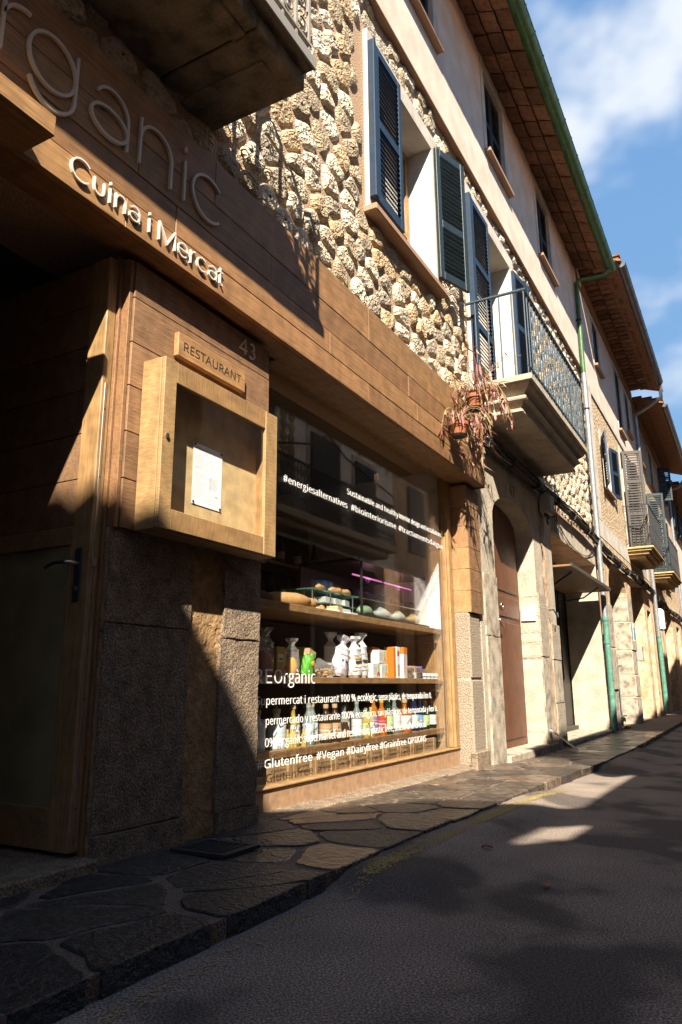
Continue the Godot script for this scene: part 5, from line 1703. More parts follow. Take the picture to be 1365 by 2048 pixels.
func bottle(x: float, z: float, y: float, r: float, h: float, kind: String, body: Material, label: Material, cap: Material, desc: String, grp := "bottles on the lowest window shelf") -> void:
	var B := thing("bottle", desc, "bottle", Vector3(set_back(x, z).x, y + 0.001, set_back(x, z).y), grp)
	var prof: Array
	if kind == "flask":
		prof = [[0.0, 0.0], [r * 0.95, 0.0], [r, 0.01], [r, h * 0.58], [r * 0.9, h * 0.64], [r * 0.34, h * 0.72], [r * 0.26, h * 0.93], [0.0, h * 0.93]]
	elif kind == "wine":
		prof = [[0.0, 0.0], [r * 0.95, 0.0], [r, 0.01], [r, h * 0.6], [r * 0.85, h * 0.69], [r * 0.42, h * 0.79], [r * 0.36, h * 0.97], [0.0, h * 0.97]]
	elif kind == "mini":
		prof = [[0.0, 0.0], [r * 0.95, 0.0], [r, 0.006], [r, h * 0.62], [r * 0.5, h * 0.76], [r * 0.45, h * 0.9], [0.0, h * 0.9]]
	else:
		prof = [[0.0, 0.0], [r * 0.95, 0.0], [r, 0.01], [r, h * 0.54], [r * 0.94, h * 0.62], [r * 0.5, h * 0.76], [r * 0.36, h * 0.82], [r * 0.34, h * 0.94], [0.0, h * 0.94]]
	part(B, "glass", MB.new().lathe(prof, 16), body)
	var top: float = prof[prof.size() - 1][1]
	part(B, "cap", MB.new().lathe([[0.0, top - 0.012], [r * 0.4, top - 0.012], [r * 0.42, top - 0.002], [r * 0.4, top + h * 0.06], [0.0, top + h * 0.06]], 12), cap)
	if label:
		part(B, "label", MB.new().lathe([[r + 0.0008, h * 0.14], [r + 0.0008, h * 0.5]], 18), label)
		part(B, "print", MB.new().lathe([[r + 0.0014, h * 0.30], [r + 0.0014, h * 0.34]], 18), M.letter_dull)
		part(B, "print", MB.new().lathe([[r + 0.0014, h * 0.40], [r + 0.0014, h * 0.41]], 18), M.letter_dull)

func liquid(c: Color, a := 0.55) -> StandardMaterial3D:
	var m := StandardMaterial3D.new()
	m.albedo_color = Color(c.r, c.g, c.b, a)
	m.roughness = 0.08
	m.roughness = 0.3
	m.transparency = BaseMaterial3D.TRANSPARENCY_ALPHA
	return m

func carton(called: String, x: float, z: float, y: float, w: float, h: float, d: float, m: Material, desc: String, cat: String, turn := 0.0, grp := "") -> Node3D:
	var B := thing(called, desc, cat, Vector3(x, y + 0.001, z), grp)
	B.rotation.y = turn
	part(B, "body", bx(-w / 2, w / 2, 0, h, -d / 2, d / 2, 0.003), m)
	return B

func bag(called: String, x: float, z: float, y: float, w: float, h: float, m: BaseMaterial3D, desc: String, lean := 0.0, tied := true, grp := "") -> Node3D:
	var B := thing(called, desc, "bag", Vector3(x, y + 0.001, z), grp)
	B.rotation.z = lean
	var ph := rng.randf() * 9.0
	var f := func(u, v):
		var t: float = v
		var a: float = u * TAU
		var r: float = 1.0
		if tied:
			r = (0.92 + 0.08 * sin(t * 6.0)) if t < 0.66 else lerpf(0.95, 0.34, smoothstep(0.68, 0.82, t)) + (0.5 * smoothstep(0.83, 0.97, t))
		else:
			r = 0.95 - 0.3 * pow(t, 4.0)
		r *= minf(1.0, 0.7 + 4.0 * t)
		r *= 1.0 + 0.07 * sin(a * 3.0 + ph + t * 7.0) + 0.05 * sin(a * 7.0 - t * 17.0 + ph) + 0.12 * smoothstep(0.6, 1.0, t) * sin(a * 4.0 + t * 30.0)
		return Vector3(cos(a) * w / 2 * r, t * h, sin(a) * w * 0.34 * r)
	var b := MB.new()
	var n := 20
	var k := 16
	for i in n:
		for j in k:
			var p0: Vector3 = f.call(float(i) / n, float(j) / k)
			var p1: Vector3 = f.call(float(i + 1) / n, float(j) / k)
			var p2: Vector3 = f.call(float(i + 1) / n, float(j + 1) / k)
			var p3_: Vector3 = f.call(float(i) / n, float(j + 1) / k)
			b.quad(p0, p1, p2, p3_, Vector3(p0.x + p2.x, 0.0, p0.z + p2.z))
	part(B, "wrap", b, m)
	if m.transparency == BaseMaterial3D.TRANSPARENCY_DISABLED and tied:   # print on the front
		for q in [[0.16, 0.02, 0.5], [0.24, 0.012, 0.34], [0.34, 0.06, 0.3], [0.52, 0.02, 0.42]]:
			var s := MB.new()
			var y0: float = h * q[0]
			s.sheet(8, 1, func(u, v): return Vector3(sin((u - 0.5) * 2.4 * q[2] * 2.0) * w * 0.51, y0 + v * h * q[1], cos((u - 0.5) * 2.4 * q[2] * 2.0) * w * 0.352), Vector3.BACK)
			part(B, "print", s, [M.zinc_dark, M.pale, M.oak_x, M.zinc_dark][int(q[0] * 10.0) % 4])
	return B

func shop_goods() -> void:
	var first := get_child_count()
	stock_shelves()
	for i in range(first, get_child_count()):
		var o: Node3D = get_child(i)
		if o.get_meta("category") == "bottle" or o.get_meta("group", "") == "cardboard boxes under the bottles":
			continue
		var p := set_back(o.position.x if o.position.length() > 0.1 else 5.2, o.position.z)
		o.position = Vector3(p.x - (5.2 if o.position.length() <= 0.1 else 0.0), o.position.y, p.y)

func stock_shelves() -> void:
	var clear := liquid(Color(0.75, 0.82, 0.8), 0.22)
	var yellowish := liquid(Color(0.85, 0.75, 0.4), 0.4)
	var amber := mat(lin(0.30, 0.11, 0.015), 0.12)
	var brown := mat(lin(0.035, 0.018, 0.01), 0.1)
	var cognac := mat(lin(0.34, 0.10, 0.012), 0.1)
	var dkgreen := mat(lin(0.008, 0.02, 0.01), 0.1)
	var dkblue := mat(lin(0.006, 0.012, 0.05), 0.1)
	var pale_l := mat(lin(0.62, 0.64, 0.63), 0.7)
	var blue_l := mat(lin(0.42, 0.54, 0.62), 0.7)
	var kraft := mat(lin(0.42, 0.27, 0.14), 0.8)
	var purple := mat(lin(0.16, 0.12, 0.38), 0.7)
	var orange := mat(lin(0.75, 0.20, 0.015), 0.6)
	var red := mat(lin(0.55, 0.03, 0.03), 0.6)
	var green_l := mat(lin(0.38, 0.55, 0.22), 0.7)
	var cork := mat(lin(0.42, 0.28, 0.15), 0.9)
	var gold := mat(lin(0.5, 0.33, 0.08), 0.4)
	var ceramic := mat(lin(0.58, 0.63, 0.66), 0.4)
	var y := 0.277
	var L := [
		[3.60, -0.27, 0.046, 0.235, "flask", ceramic, null, cork, "pale ceramic bottle half hidden behind the grey pillar"],
		[3.82, -0.29, 0.062, 0.235, "flask", ceramic, blue_l, cork, "broad pale blue apothecary bottle with tall narrow neck"],
		[3.862, -0.235, 0.017, 0.115, "mini", yellowish, null, gold, "small golden miniature, first of three in front of the broad bottle"],
		[3.90, -0.235, 0.017, 0.115, "mini", yellowish, null, gold, "small golden miniature, second of three beside the broad bottle"],
		[3.938, -0.235, 0.017, 0.113, "mini", yellowish, null, gold, "small golden miniature, third of three beside the broad bottle"],
		[4.02, -0.30, 0.046, 0.255, "flask", yellowish, pale_l, cork, "clear bottle of pale yellow spirit with lilac white label"],
		[4.03, -0.225, 0.018, 0.112, "mini", yellowish, null, gold, "small golden miniature standing alone before the pale yellow bottle"],
		[4.12, -0.245, 0.042, 0.262, "round", clear, blue_l, clear, "clear bottle with a light blue label"],
		[4.235, -0.29, 0.040, 0.262, "round", clear, pale_l, cork, "clear corked bottle with greyish label behind the light blue one"],
		[4.345, -0.25, 0.045, 0.25, "round", brown, kraft, cork, "first of two dark bottles with brown paper labels"],
		[4.455, -0.245, 0.045, 0.25, "round", brown, kraft, cork, "second of two dark bottles with brown paper labels"],
		[4.535, -0.24, 0.020, 0.14, "mini", brown, kraft, cork, "first small brown bottle right of the two dark ones"],
		[4.583, -0.245, 0.020, 0.138, "mini", brown, kraft, cork, "second small brown bottle right of the two dark ones"],
		[4.631, -0.25, 0.020, 0.135, "mini", brown, kraft, cork, "third small brown bottle right of the two dark ones"],
		[4.70, -0.31, 0.040, 0.235, "round", clear, pale_l, clear, "clear bottle with a white label behind the small brown ones"],
		[4.80, -0.26, 0.040, 0.268, "round", clear, pale_l, clear, "tall clear bottle with a white flower label"],
		[4.885, -0.23, 0.032, 0.205, "wine", yellowish, green_l, clear, "short pale yellow bottle with greenish label"],
		[4.975, -0.235, 0.030, 0.208, "wine", yellowish, pale_l, gold, "short yellow bottle with cream label and gold cap"],
		[5.07, -0.26, 0.036, 0.285, "wine", amber, purple, brown, "tall amber bottle with a violet label"],
		[5.185, -0.25, 0.040, 0.26, "wine", cognac, red, gold, "orange bottle with a red patterned label"],
		[5.315, -0.26, 0.044, 0.285, "wine", dkgreen, green_l, dkgreen, "tall black bottle with round light green label"],
		[5.435, -0.26, 0.052, 0.285, "flask", clear, pale_l, clear, "tall clear flask with a white label near the black bottle"],
		[5.62, -0.255, 0.058, 0.262, "flask", cognac, pale_l, cork, "squat orange brandy bottle with small white label"],
		[5.80, -0.25, 0.044, 0.262, "wine", dkblue, blue_l, dkblue, "dark blue bottle with blue and white label"],
		[5.92, -0.25, 0.028, 0.25, "wine", dkblue, mat(lin(0.12, 0.3, 0.6), 0.6), dkblue, "slim dark bottle with bright blue label"],
		[6.05, -0.255, 0.036, 0.236, "wine", dkgreen, green_l, brown, "dark wine bottle with pale green label"],
		[6.25, -0.275, 0.038, 0.232, "wine", dkgreen, pale_l, brown, "dark wine bottle with white label at the right end of the shelf"]]
	for q in L:
		bottle(q[0], q[1], y, q[2], q[3], q[4], q[5], q[6], q[7], q[8])
	for k in 9:
		bottle(3.75 + k * 0.31, -0.46, y, 0.036, 0.29, "wine", [dkgreen, clear, brown][k % 3], [null, pale_l, null][k % 3], brown, "bottle in the shaded back row of the lowest shelf, %s" % ["at its left end", "second from the left pillar", "third from the left pillar", "fourth from the left pillar", "in the middle", "fourth from the right end", "third from the right end", "second from the right end", "at its right end"][k], "bottles in the back row")
	# cardboard wine boxes under the lowest shelf
	var card := detail(mat(lin(0.46, 0.29, 0.13), 0.85, X.fine, Vector3.ONE * 2.0), X.soft, Vector3.ONE * 2.0)
	var xs := [3.60, 3.884, 4.135, 4.39, 4.65, 4.905, 5.157, 5.416, 5.664, 5.933, 6.26]
	for i in 10:
		var w: float = xs[i + 1] - xs[i] - 0.012
		var B := carton("cardboard_box", (xs[i] + xs[i + 1]) / 2.0, -0.325 - (0.04 if i == 9 else 0.0), 0.0, w, 0.205, 0.24, card, "brown cardboard wine box, %s in the row under the bottles" % ["first", "second", "third", "fourth", "fifth", "sixth", "seventh", "eighth", "ninth", "last"][i], "box", 0.0, "cardboard boxes under the bottles")
		lettering(B, "Vi de la terra", -w * 0.36, 0.168, w * 0.2, 0.016, 0.1206, M.ink)
		lettering(B, "de Mallorca", -w * 0.3, 0.138, w * 0.2, 0.014, 0.1206, M.ink)
		part(B, "tape", bx(w * 0.26, w * 0.34, 0.001, 0.2125, 0.1201, 0.1212), M.cork)
	# packages on the middle shelf
	var y2 := 0.706
	var cello := glass(0.10)
	cello.roughness = 0.12
	var white_paper := mat(lin(0.66, 0.67, 0.68), 0.75)
	var lilac := mat(lin(0.60, 0.56, 0.62), 0.7)
	var yl := mat(lin(0.75, 0.38, 0.02), 0.5)
	var gr := mat(lin(0.10, 0.38, 0.04), 0.45)
	bag("cellophane_bag", 3.74, -0.33, y2, 0.15, 0.30, cello, "tall knotted cellophane bag at the left end of the middle shelf")
	bag("bread_loaf_bag", 3.86, -0.42, y2, 0.12, 0.26, cello, "second knotted cellophane bag standing behind the first")
	part(thing("bread_packet", "dark red bread packet inside the first cellophane bag", "packet", Vector3(3.74, y2 + 0.002, -0.33)), "body", bx(-0.05, 0.05, 0.0, 0.15, -0.03, 0.03, 0.012), mat(lin(0.30, 0.07, 0.02), 0.6))
	bag("cellophane_bag", 3.985, -0.29, y2, 0.125, 0.245, cello, "knotted clear bag holding a yellow packet")
	part(thing("yellow_packet", "bright yellow and orange packet in the knotted clear bag", "packet", Vector3(3.985, y2 + 0.002, -0.29)), "body", MB.new().blob(Vector3(0.05, 0.062, 0.032), rng, 0.12, 12), yl).position.y = 0.062
	var gp := bag("green_packet", 4.14, -0.28, y2, 0.11, 0.17, gr, "crumpled bright green packet leaning with a folded brown top", -0.3, false)
	part(gp, "brown_top", MB.new().box(Vector3(-0.045, 0.135, -0.022), Vector3(0.05, 0.185, 0.022), 0.006), kraft)
	part(gp, "print", MB.new().blob(Vector3(0.022, 0.02, 0.006), rng, 0.2, 8), yl).position = Vector3(0.0, 0.09, 0.04)
	var nuts := thing("nut_bag", "clear bag of nuts lying beside the green packet", "bag", Vector3(4.36, y2, -0.29))
	for k in 34:
		var nb := put(nuts, "nut", MB.new().blob(Vector3(0.013, 0.009, 0.009), rng, 0.1, 6).mesh([cork, kraft, gold][k % 3]), Transform3D(Basis(Vector3.UP, rng.randf() * 6.0), Vector3(rng.randf_range(-0.12, 0.13), 0.01 + rng.randf_range(0.0, 0.045), rng.randf_range(-0.05, 0.05))))
	part(nuts, "wrap", MB.new().blob(Vector3(0.15, 0.055, 0.07), rng, 0.28, 16), cello).position.y = 0.058
	bag("paper_bag", 4.59, -0.29, y2, 0.15, 0.30, lilac, "lilac white paper bag leaning to the right against the standing ones", -0.28)
	var wb := bag("paper_bag", 4.79, -0.27, y2, 0.15, 0.30, white_paper, "front white paper bag with a twisted top and gold print")
	part(wb, "print", MB.new().lathe([[0.0745, 0.13], [0.0745, 0.145]], 14), gold).scale.z = 0.7
	bag("paper_bag", 4.935, -0.29, y2, 0.135, 0.335, white_paper, "taller white paper bag with a twisted top behind the tea boxes")
	bag("paper_bag", 4.70, -0.42, y2, 0.13, 0.33, white_paper, "shaded white paper bag in the second row")
	var wbx := mat(lin(0.66, 0.66, 0.63), 0.7)
	for q in [[5.12, 0.0, 0.15, 0.11, red, "lower white tea box with a red leaf mark"], [5.26, 0.0, 0.14, 0.11, yl, "lower white tea box with a yellow leaf mark"], [5.23, 0.112, 0.16, 0.105, yl, "upper white tea box with green panel and yellow leaves"]]:
		var B := carton("tea_box", q[0], -0.29, y2 + q[1], q[2] * 0.85, q[3], 0.075, wbx, q[5], "box")
		for s in [-1, 1]:
			var lf := MB.new()
			lf.T = Transform3D(Basis(Vector3.BACK, s * 0.5), Vector3(q[2] * 0.2 + s * 0.012, 0.03, 0.038))
			lf.poly(arc(0, 0, 0.01, 0.022, 0, 350, 10), 0.0, 0.001)
			part(B, "leaf_mark", lf, q[4])
		part(B, "green_panel", bx(q[2] * 0.12, q[2] * 0.3, 0.056, q[3] - 0.006, 0.0378, 0.0386), green_l)
		for k in 4:
			part(B, "print", bx(-q[2] * 0.38, q[2] * 0.02, 0.03 + k * 0.015, 0.034 + k * 0.015, 0.0378, 0.0384), M.pale)
	carton("orange_packet", 5.30, -0.38, y2, 0.14, 0.245, 0.07, orange, "broad orange pasta packet behind the tea boxes", "packet")
	carton("orange_packet", 5.43, -0.285, y2, 0.055, 0.25, 0.08, orange, "narrow orange packet right of the tea boxes", "packet")
	var pk := carton("pasta_packet", 5.515, -0.285, y2, 0.06, 0.255, 0.07, white_paper, "narrow white packet with a seed window between the orange ones", "packet")
	part(pk, "seed_window", bx(-0.02, 0.02, 0.02, 0.11, 0.0349, 0.0358), cork)
	part(pk, "red_mark", bx(-0.02, 0.02, 0.18, 0.22, 0.0349, 0.0358), red)
	var pp := carton("pasta_packet", 5.645, -0.285, y2, 0.1, 0.255, 0.075, white_paper, "white and orange pasta packet with red upright lettering", "packet", 0.12)
	part(pp, "orange_top", bx(-0.0512, 0.0512, 0.2, 0.2562, -0.0388, 0.0388, 0.002), orange)
	part(pp, "yellow_corner", bx(0.02, 0.0512, 0.02, 0.1, 0.0372, 0.0384), yl)
	var tl := lettering(pp, "ENTINI", 0, 0, 0.14, 0.026, 0, red)
	tl.transform = Transform3D(Basis(Vector3.BACK, PI / 2), Vector3(-0.016, 0.05, 0.0382)) * tl.transform
	for k in 4:
		var B := thing("nut_box", ["lower left clear box of nuts right of the pasta", "upper left clear box of nuts right of the pasta", "lower right clear box of nuts with blue lid", "upper right clear box of nuts with blue lid"][k], "box", Vector3(5.83 + (k / 2) * 0.135, y2 + 0.001 + (k % 2) * 0.056, -0.3), "clear boxes of nuts")
		part(B, "filling", bx(-0.055, 0.055, 0.004, 0.036, -0.04, 0.036, 0.01), mat(lin(0.24, 0.10, 0.05), 0.9, X.pit, Vector3.ONE * 6.0, X.grit, 1.0))
		part(B, "box", bx(-0.062, 0.062, 0, 0.05, -0.045, 0.042, 0.004), cello)
		part(B, "lid", bx(0.03, 0.0625, 0.001, 0.051, -0.045, 0.0428, 0.002), [white_paper, kraft, dkblue, purple][k])
	for k in 2:
		carton("cardboard_tray", 6.22 + k * 0.03, -0.42, y2 + k * 0.045, 0.3, 0.043, 0.16, card, ["lower flat cardboard carton behind the little jars", "upper flat cardboard carton behind the little jars"][k], "box")
	for k in 4:
		var J := thing("small_jar", ["first", "second", "third", "fourth"][k] + " small white jar in the row at the right end of the middle shelf", "jar", Vector3(6.11 + k * 0.085, y2 + 0.001, -0.28), "small white jars")
		part(J, "body", MB.new().lathe([[0, 0], [0.026, 0], [0.028, 0.004], [0.028, 0.048], [0.0, 0.05]], 14), white_paper)
		part(J, "band", MB.new().lathe([[0.0285, 0.012], [0.0285, 0.022]], 14), M.blue)
	# more packets in the second row of the middle shelf
	for q in [[4.08, 0.11, 0.2, kraft, "plain brown packet in the second row behind the green packet"], [4.25, 0.1, 0.17, red, "small red packet in the second row behind the nut bag"], [4.42, 0.13, 0.21, green_l, "pale green packet in the second row behind the nut bag"], [5.75, 0.12, 0.19, kraft, "brown packet in the second row right of the pasta"], [5.93, 0.09, 0.15, amber, "amber carton in the second row behind the clear boxes"]]:
		var B := carton("packet", q[0], -0.47, y2, q[1], q[2], 0.06, q[3], q[4], "packet", 0.05)
		part(B, "print", bx(-q[1] * 0.3, q[1] * 0.3, q[2] * 0.5, q[2] * 0.75, 0.0301, 0.0312), white_paper)
		part(B, "print", bx(-q[1] * 0.2, q[1] * 0.2, q[2] * 0.56, q[2] * 0.62, 0.0313, 0.0322), M.ink)
	# bread and cheese on the top shelf
	var y3 := 1.16
	var crust := detail(mat(lin(0.62, 0.36, 0.14), 0.75, X.fine, Vector3.ONE * 8.0, X.bump, 0.15), X.soft, Vector3.ONE * 5.0)
	var dark_crust := mat(lin(0.12, 0.06, 0.03), 0.85, X.fine, Vector3.ONE * 8.0, X.bump, 0.3)
	var cheese := mat(lin(0.58, 0.44, 0.22), 0.6)
	var bl := [["dark round loaf at the left end of the bread shelf", 3.62, -0.42, 0.10, 0.05, 0.07, dark_crust, 0.0], ["second dark loaf beside the baguettes", 3.80, -0.40, 0.11, 0.045, 0.06, dark_crust, 0.2],
		["pale baguette lying in front", 3.98, -0.34, 0.19, 0.05, 0.055, crust, -0.55], ["long golden baguette behind the pale one", 4.18, -0.42, 0.2, 0.045, 0.05, crust, -0.15], ["short roll in front of the baguettes", 4.14, -0.30, 0.11, 0.04, 0.045, crust, -0.5], ["small roll at the end of the baguettes", 4.26, -0.34, 0.06, 0.022, 0.03, crust, -0.4],
		["torn piece of pale bread", 4.36, -0.33, 0.05, 0.016, 0.03, cheese, 0.3], ["bread crust leaning by the glass shelf", 4.48, -0.37, 0.05, 0.03, 0.03, crust, 0.8]]
	for q in bl:
		var o := part(self, "bread", MB.new().blob(Vector3(q[3], q[4], q[5]), rng, 0.09, 16), q[6])
		o.position = Vector3(q[1], y3 + q[4] * 0.97, q[2])
		o.rotation.y = q[7]
		tag(o, q[0], "bread", "bread on the top shelf")
	carton("cheese", 4.66, -0.36, y3, 0.12, 0.062, 0.09, cheese, "square block of pale cheese in front of the glass shelf", "cheese", 0.2)
	carton("wrapped_cheese", 4.50, -0.30, y3, 0.12, 0.022, 0.07, white_paper, "flat white package before the cheese", "package", -0.2)
	carton("wrapped_cheese", 4.80, -0.31, y3, 0.16, 0.024, 0.07, white_paper, "long flat white package near the glass case", "package", 0.1)
	var G := thing("glass_stand", "small glass stand carrying croissants and blue boxes", "display stand")
	part(G, "glass_plate", bx(4.30, 4.98, 1.320, 1.328, -0.62, -0.34), glass(0.12, Color(0.6, 0.9, 0.8)))
	part(G, "glass_plate", bx(4.55, 4.98, 1.238, 1.245, -0.62, -0.36), glass(0.12, Color(0.6, 0.9, 0.8)))
	for x in [4.34, 4.6, 4.95]:
		for z in [-0.6, -0.37]:
			part(G, "post", MB.new().tube(p3([x, y3, z, x, 1.3195, z]), 0.006, 8), M.steel)
	var wrapm := mat(lin(0.55, 0.62, 0.58), 0.3)
	for k in 3:
		carton("wrapped_package", 4.62 + k * 0.13, -0.43, 1.245, 0.12, 0.045, 0.1, wrapm, ["left", "middle", "right"][k] + " pale wrapped package on the lower glass plate", "package", 0.1 * k)
	carton("wrapped_package", 4.80, -0.42, y3, 0.24, 0.06, 0.12, wrapm, "long pale wrapped package under the glass plates", "package", 0.05)
	for k in 3:
		var o := part(self, "croissant", MB.new().blob(Vector3(0.07, 0.026, 0.035), rng, 0.2, 14), crust)
		o.position = Vector3([4.55, 4.74, 4.88][k], 1.354, [-0.42, -0.4, -0.39][k])
		o.rotation.y = [0.2, -0.3, 0.1][k]
		tag(o, ["flat roll alone on the left of the upper glass plate", "middle golden croissant on the upper glass plate", "right golden croissant below the blue boxes"][k], "bread", "pastries on the glass stand")
	var bb := mat(lin(0.03, 0.22, 0.62), 0.6)
	for k in 5:
		carton("blue_box", 4.74 + (k % 3) * 0.085, -0.52, 1.329 + (0.056 if k > 2 else 0.0) + 0.0, 0.075, 0.055, 0.06, bb, ["left lower bright blue box", "middle lower bright blue box", "right lower bright blue box", "left upper bright blue box", "middle upper bright blue box"][k] + " on the glass stand", "box", 0.1, "bright blue boxes on the glass stand")
	# chilled case with pink tube lights
	var C := thing("chilled_case", "black framed chilled display case with pink tube lights on the top shelf", "display case")
	part(C, "base", bx(5.06, 6.5, y3 + 0.001, 1.20, -0.94, -0.33, 0.004), M.black)
	part(C, "top", bx(5.06, 6.5, 1.63, 1.66, -0.94, -0.36, 0.004), M.black)
	part(C, "back", bx(5.06, 6.5, 1.2005, 1.6295, -0.94, -0.92), M.black)
	part(C, "end_panel", bx(6.47, 6.5, 1.2005, 1.6295, -0.919, -0.34, 0.003), M.black)
	part(C, "end_frame", bx(5.06, 5.075, 1.2005, 1.6295, -0.36, -0.34, 0.002), M.black)
	part(C, "front_pane", bx(5.076, 6.469, 1.2005, 1.6295, -0.349, -0.345), M.pane)
	part(C, "end_pane", bx(5.062, 5.066, 1.2005, 1.6295, -0.919, -0.361), M.pane)
	part(C, "inner_shelf", bx(5.08, 6.46, 1.345, 1.352, -0.9, -0.42), M.steel)
	var pinkm := mat(lin(0.8, 0.45, 0.7), 0.5)
	pinkm.emission_enabled = true
	pinkm.emission = Color(1.0, 0.55, 0.85)
	pinkm.emission_energy_multiplier = 0.3
	for q in [[5.2, 5.75, 1.55, -0.5], [5.8, 6.4, 1.55, -0.5]]:
		var T := thing("tube_light", ["left", "right"][0 if q[0] < 5.5 else 1] + " pink tube light inside the chilled case", "tube light")
		part(T, "tube", MB.new().tube(p3([q[0], q[2], q[3], q[1], q[2], q[3]]), 0.007, 8), pinkm)
		var li := OmniLight3D.new()
		li.name = "tube_glow"
		li.light_color = Color(1.0, 0.55, 0.85)
		li.light_energy = 0.0015
		li.light_size = 0.02
		li.omni_range = 8.0
		li.omni_attenuation = 2.0
		li.shadow_enabled = true
		li.position = Vector3((q[0] + q[1]) / 2.0, q[2] - 0.02, q[3] + 0.02)
		T.add_child(li)
	var sil := mat(lin(0.35, 0.40, 0.5), 0.2, X.pit, Vector3.ONE * 3.0, X.bump, 2.0)
	var navy := mat(lin(0.02, 0.03, 0.10), 0.25, X.pit, Vector3.ONE * 3.0, X.bump, 2.0)
	for k in 5:
		var o := part(self, "foil_pack", MB.new().blob(Vector3(0.11, 0.036, 0.06), rng, 0.25, 14), sil if k % 2 else navy)
		o.position = Vector3(5.25 + k * 0.26, 1.39, -0.52)
		o.rotation.y = 0.4 - 0.2 * k
		tag(o, ["dark blue foil pack at the left of the case shelf", "silver foil pack second on the case shelf", "dark blue foil pack in the middle of the case shelf", "silver foil pack fourth on the case shelf", "dark blue foil pack at the right of the case shelf"][k], "foil pack", "foil packs in the chilled case")
	for k in 4:
		var o := part(self, "cheese_pack", MB.new().blob(Vector3(0.12, 0.05, 0.06), rng, 0.22, 14), [mat(lin(0.32, 0.5, 0.28), 0.35), wrapm, wrapm, cheese][k])
		o.position = Vector3(5.3 + k * 0.32, 1.25, -0.45)
		tag(o, ["green wrapped cheese pack in the bottom of the case", "pale wrapped cheese pack left of the middle of the case", "pale wrapped cheese pack right of the middle of the case", "cut cheese wedge at the right end of the case"][k], "cheese pack")

# ---------------------------------------------------------------- plants, pipes, cables, small things
func pipe(parent: Node, called: String, pts: Array, r: float, m: Material) -> void:
	part(parent, called, MB.new().tube(p3(pts), r, 12), m)

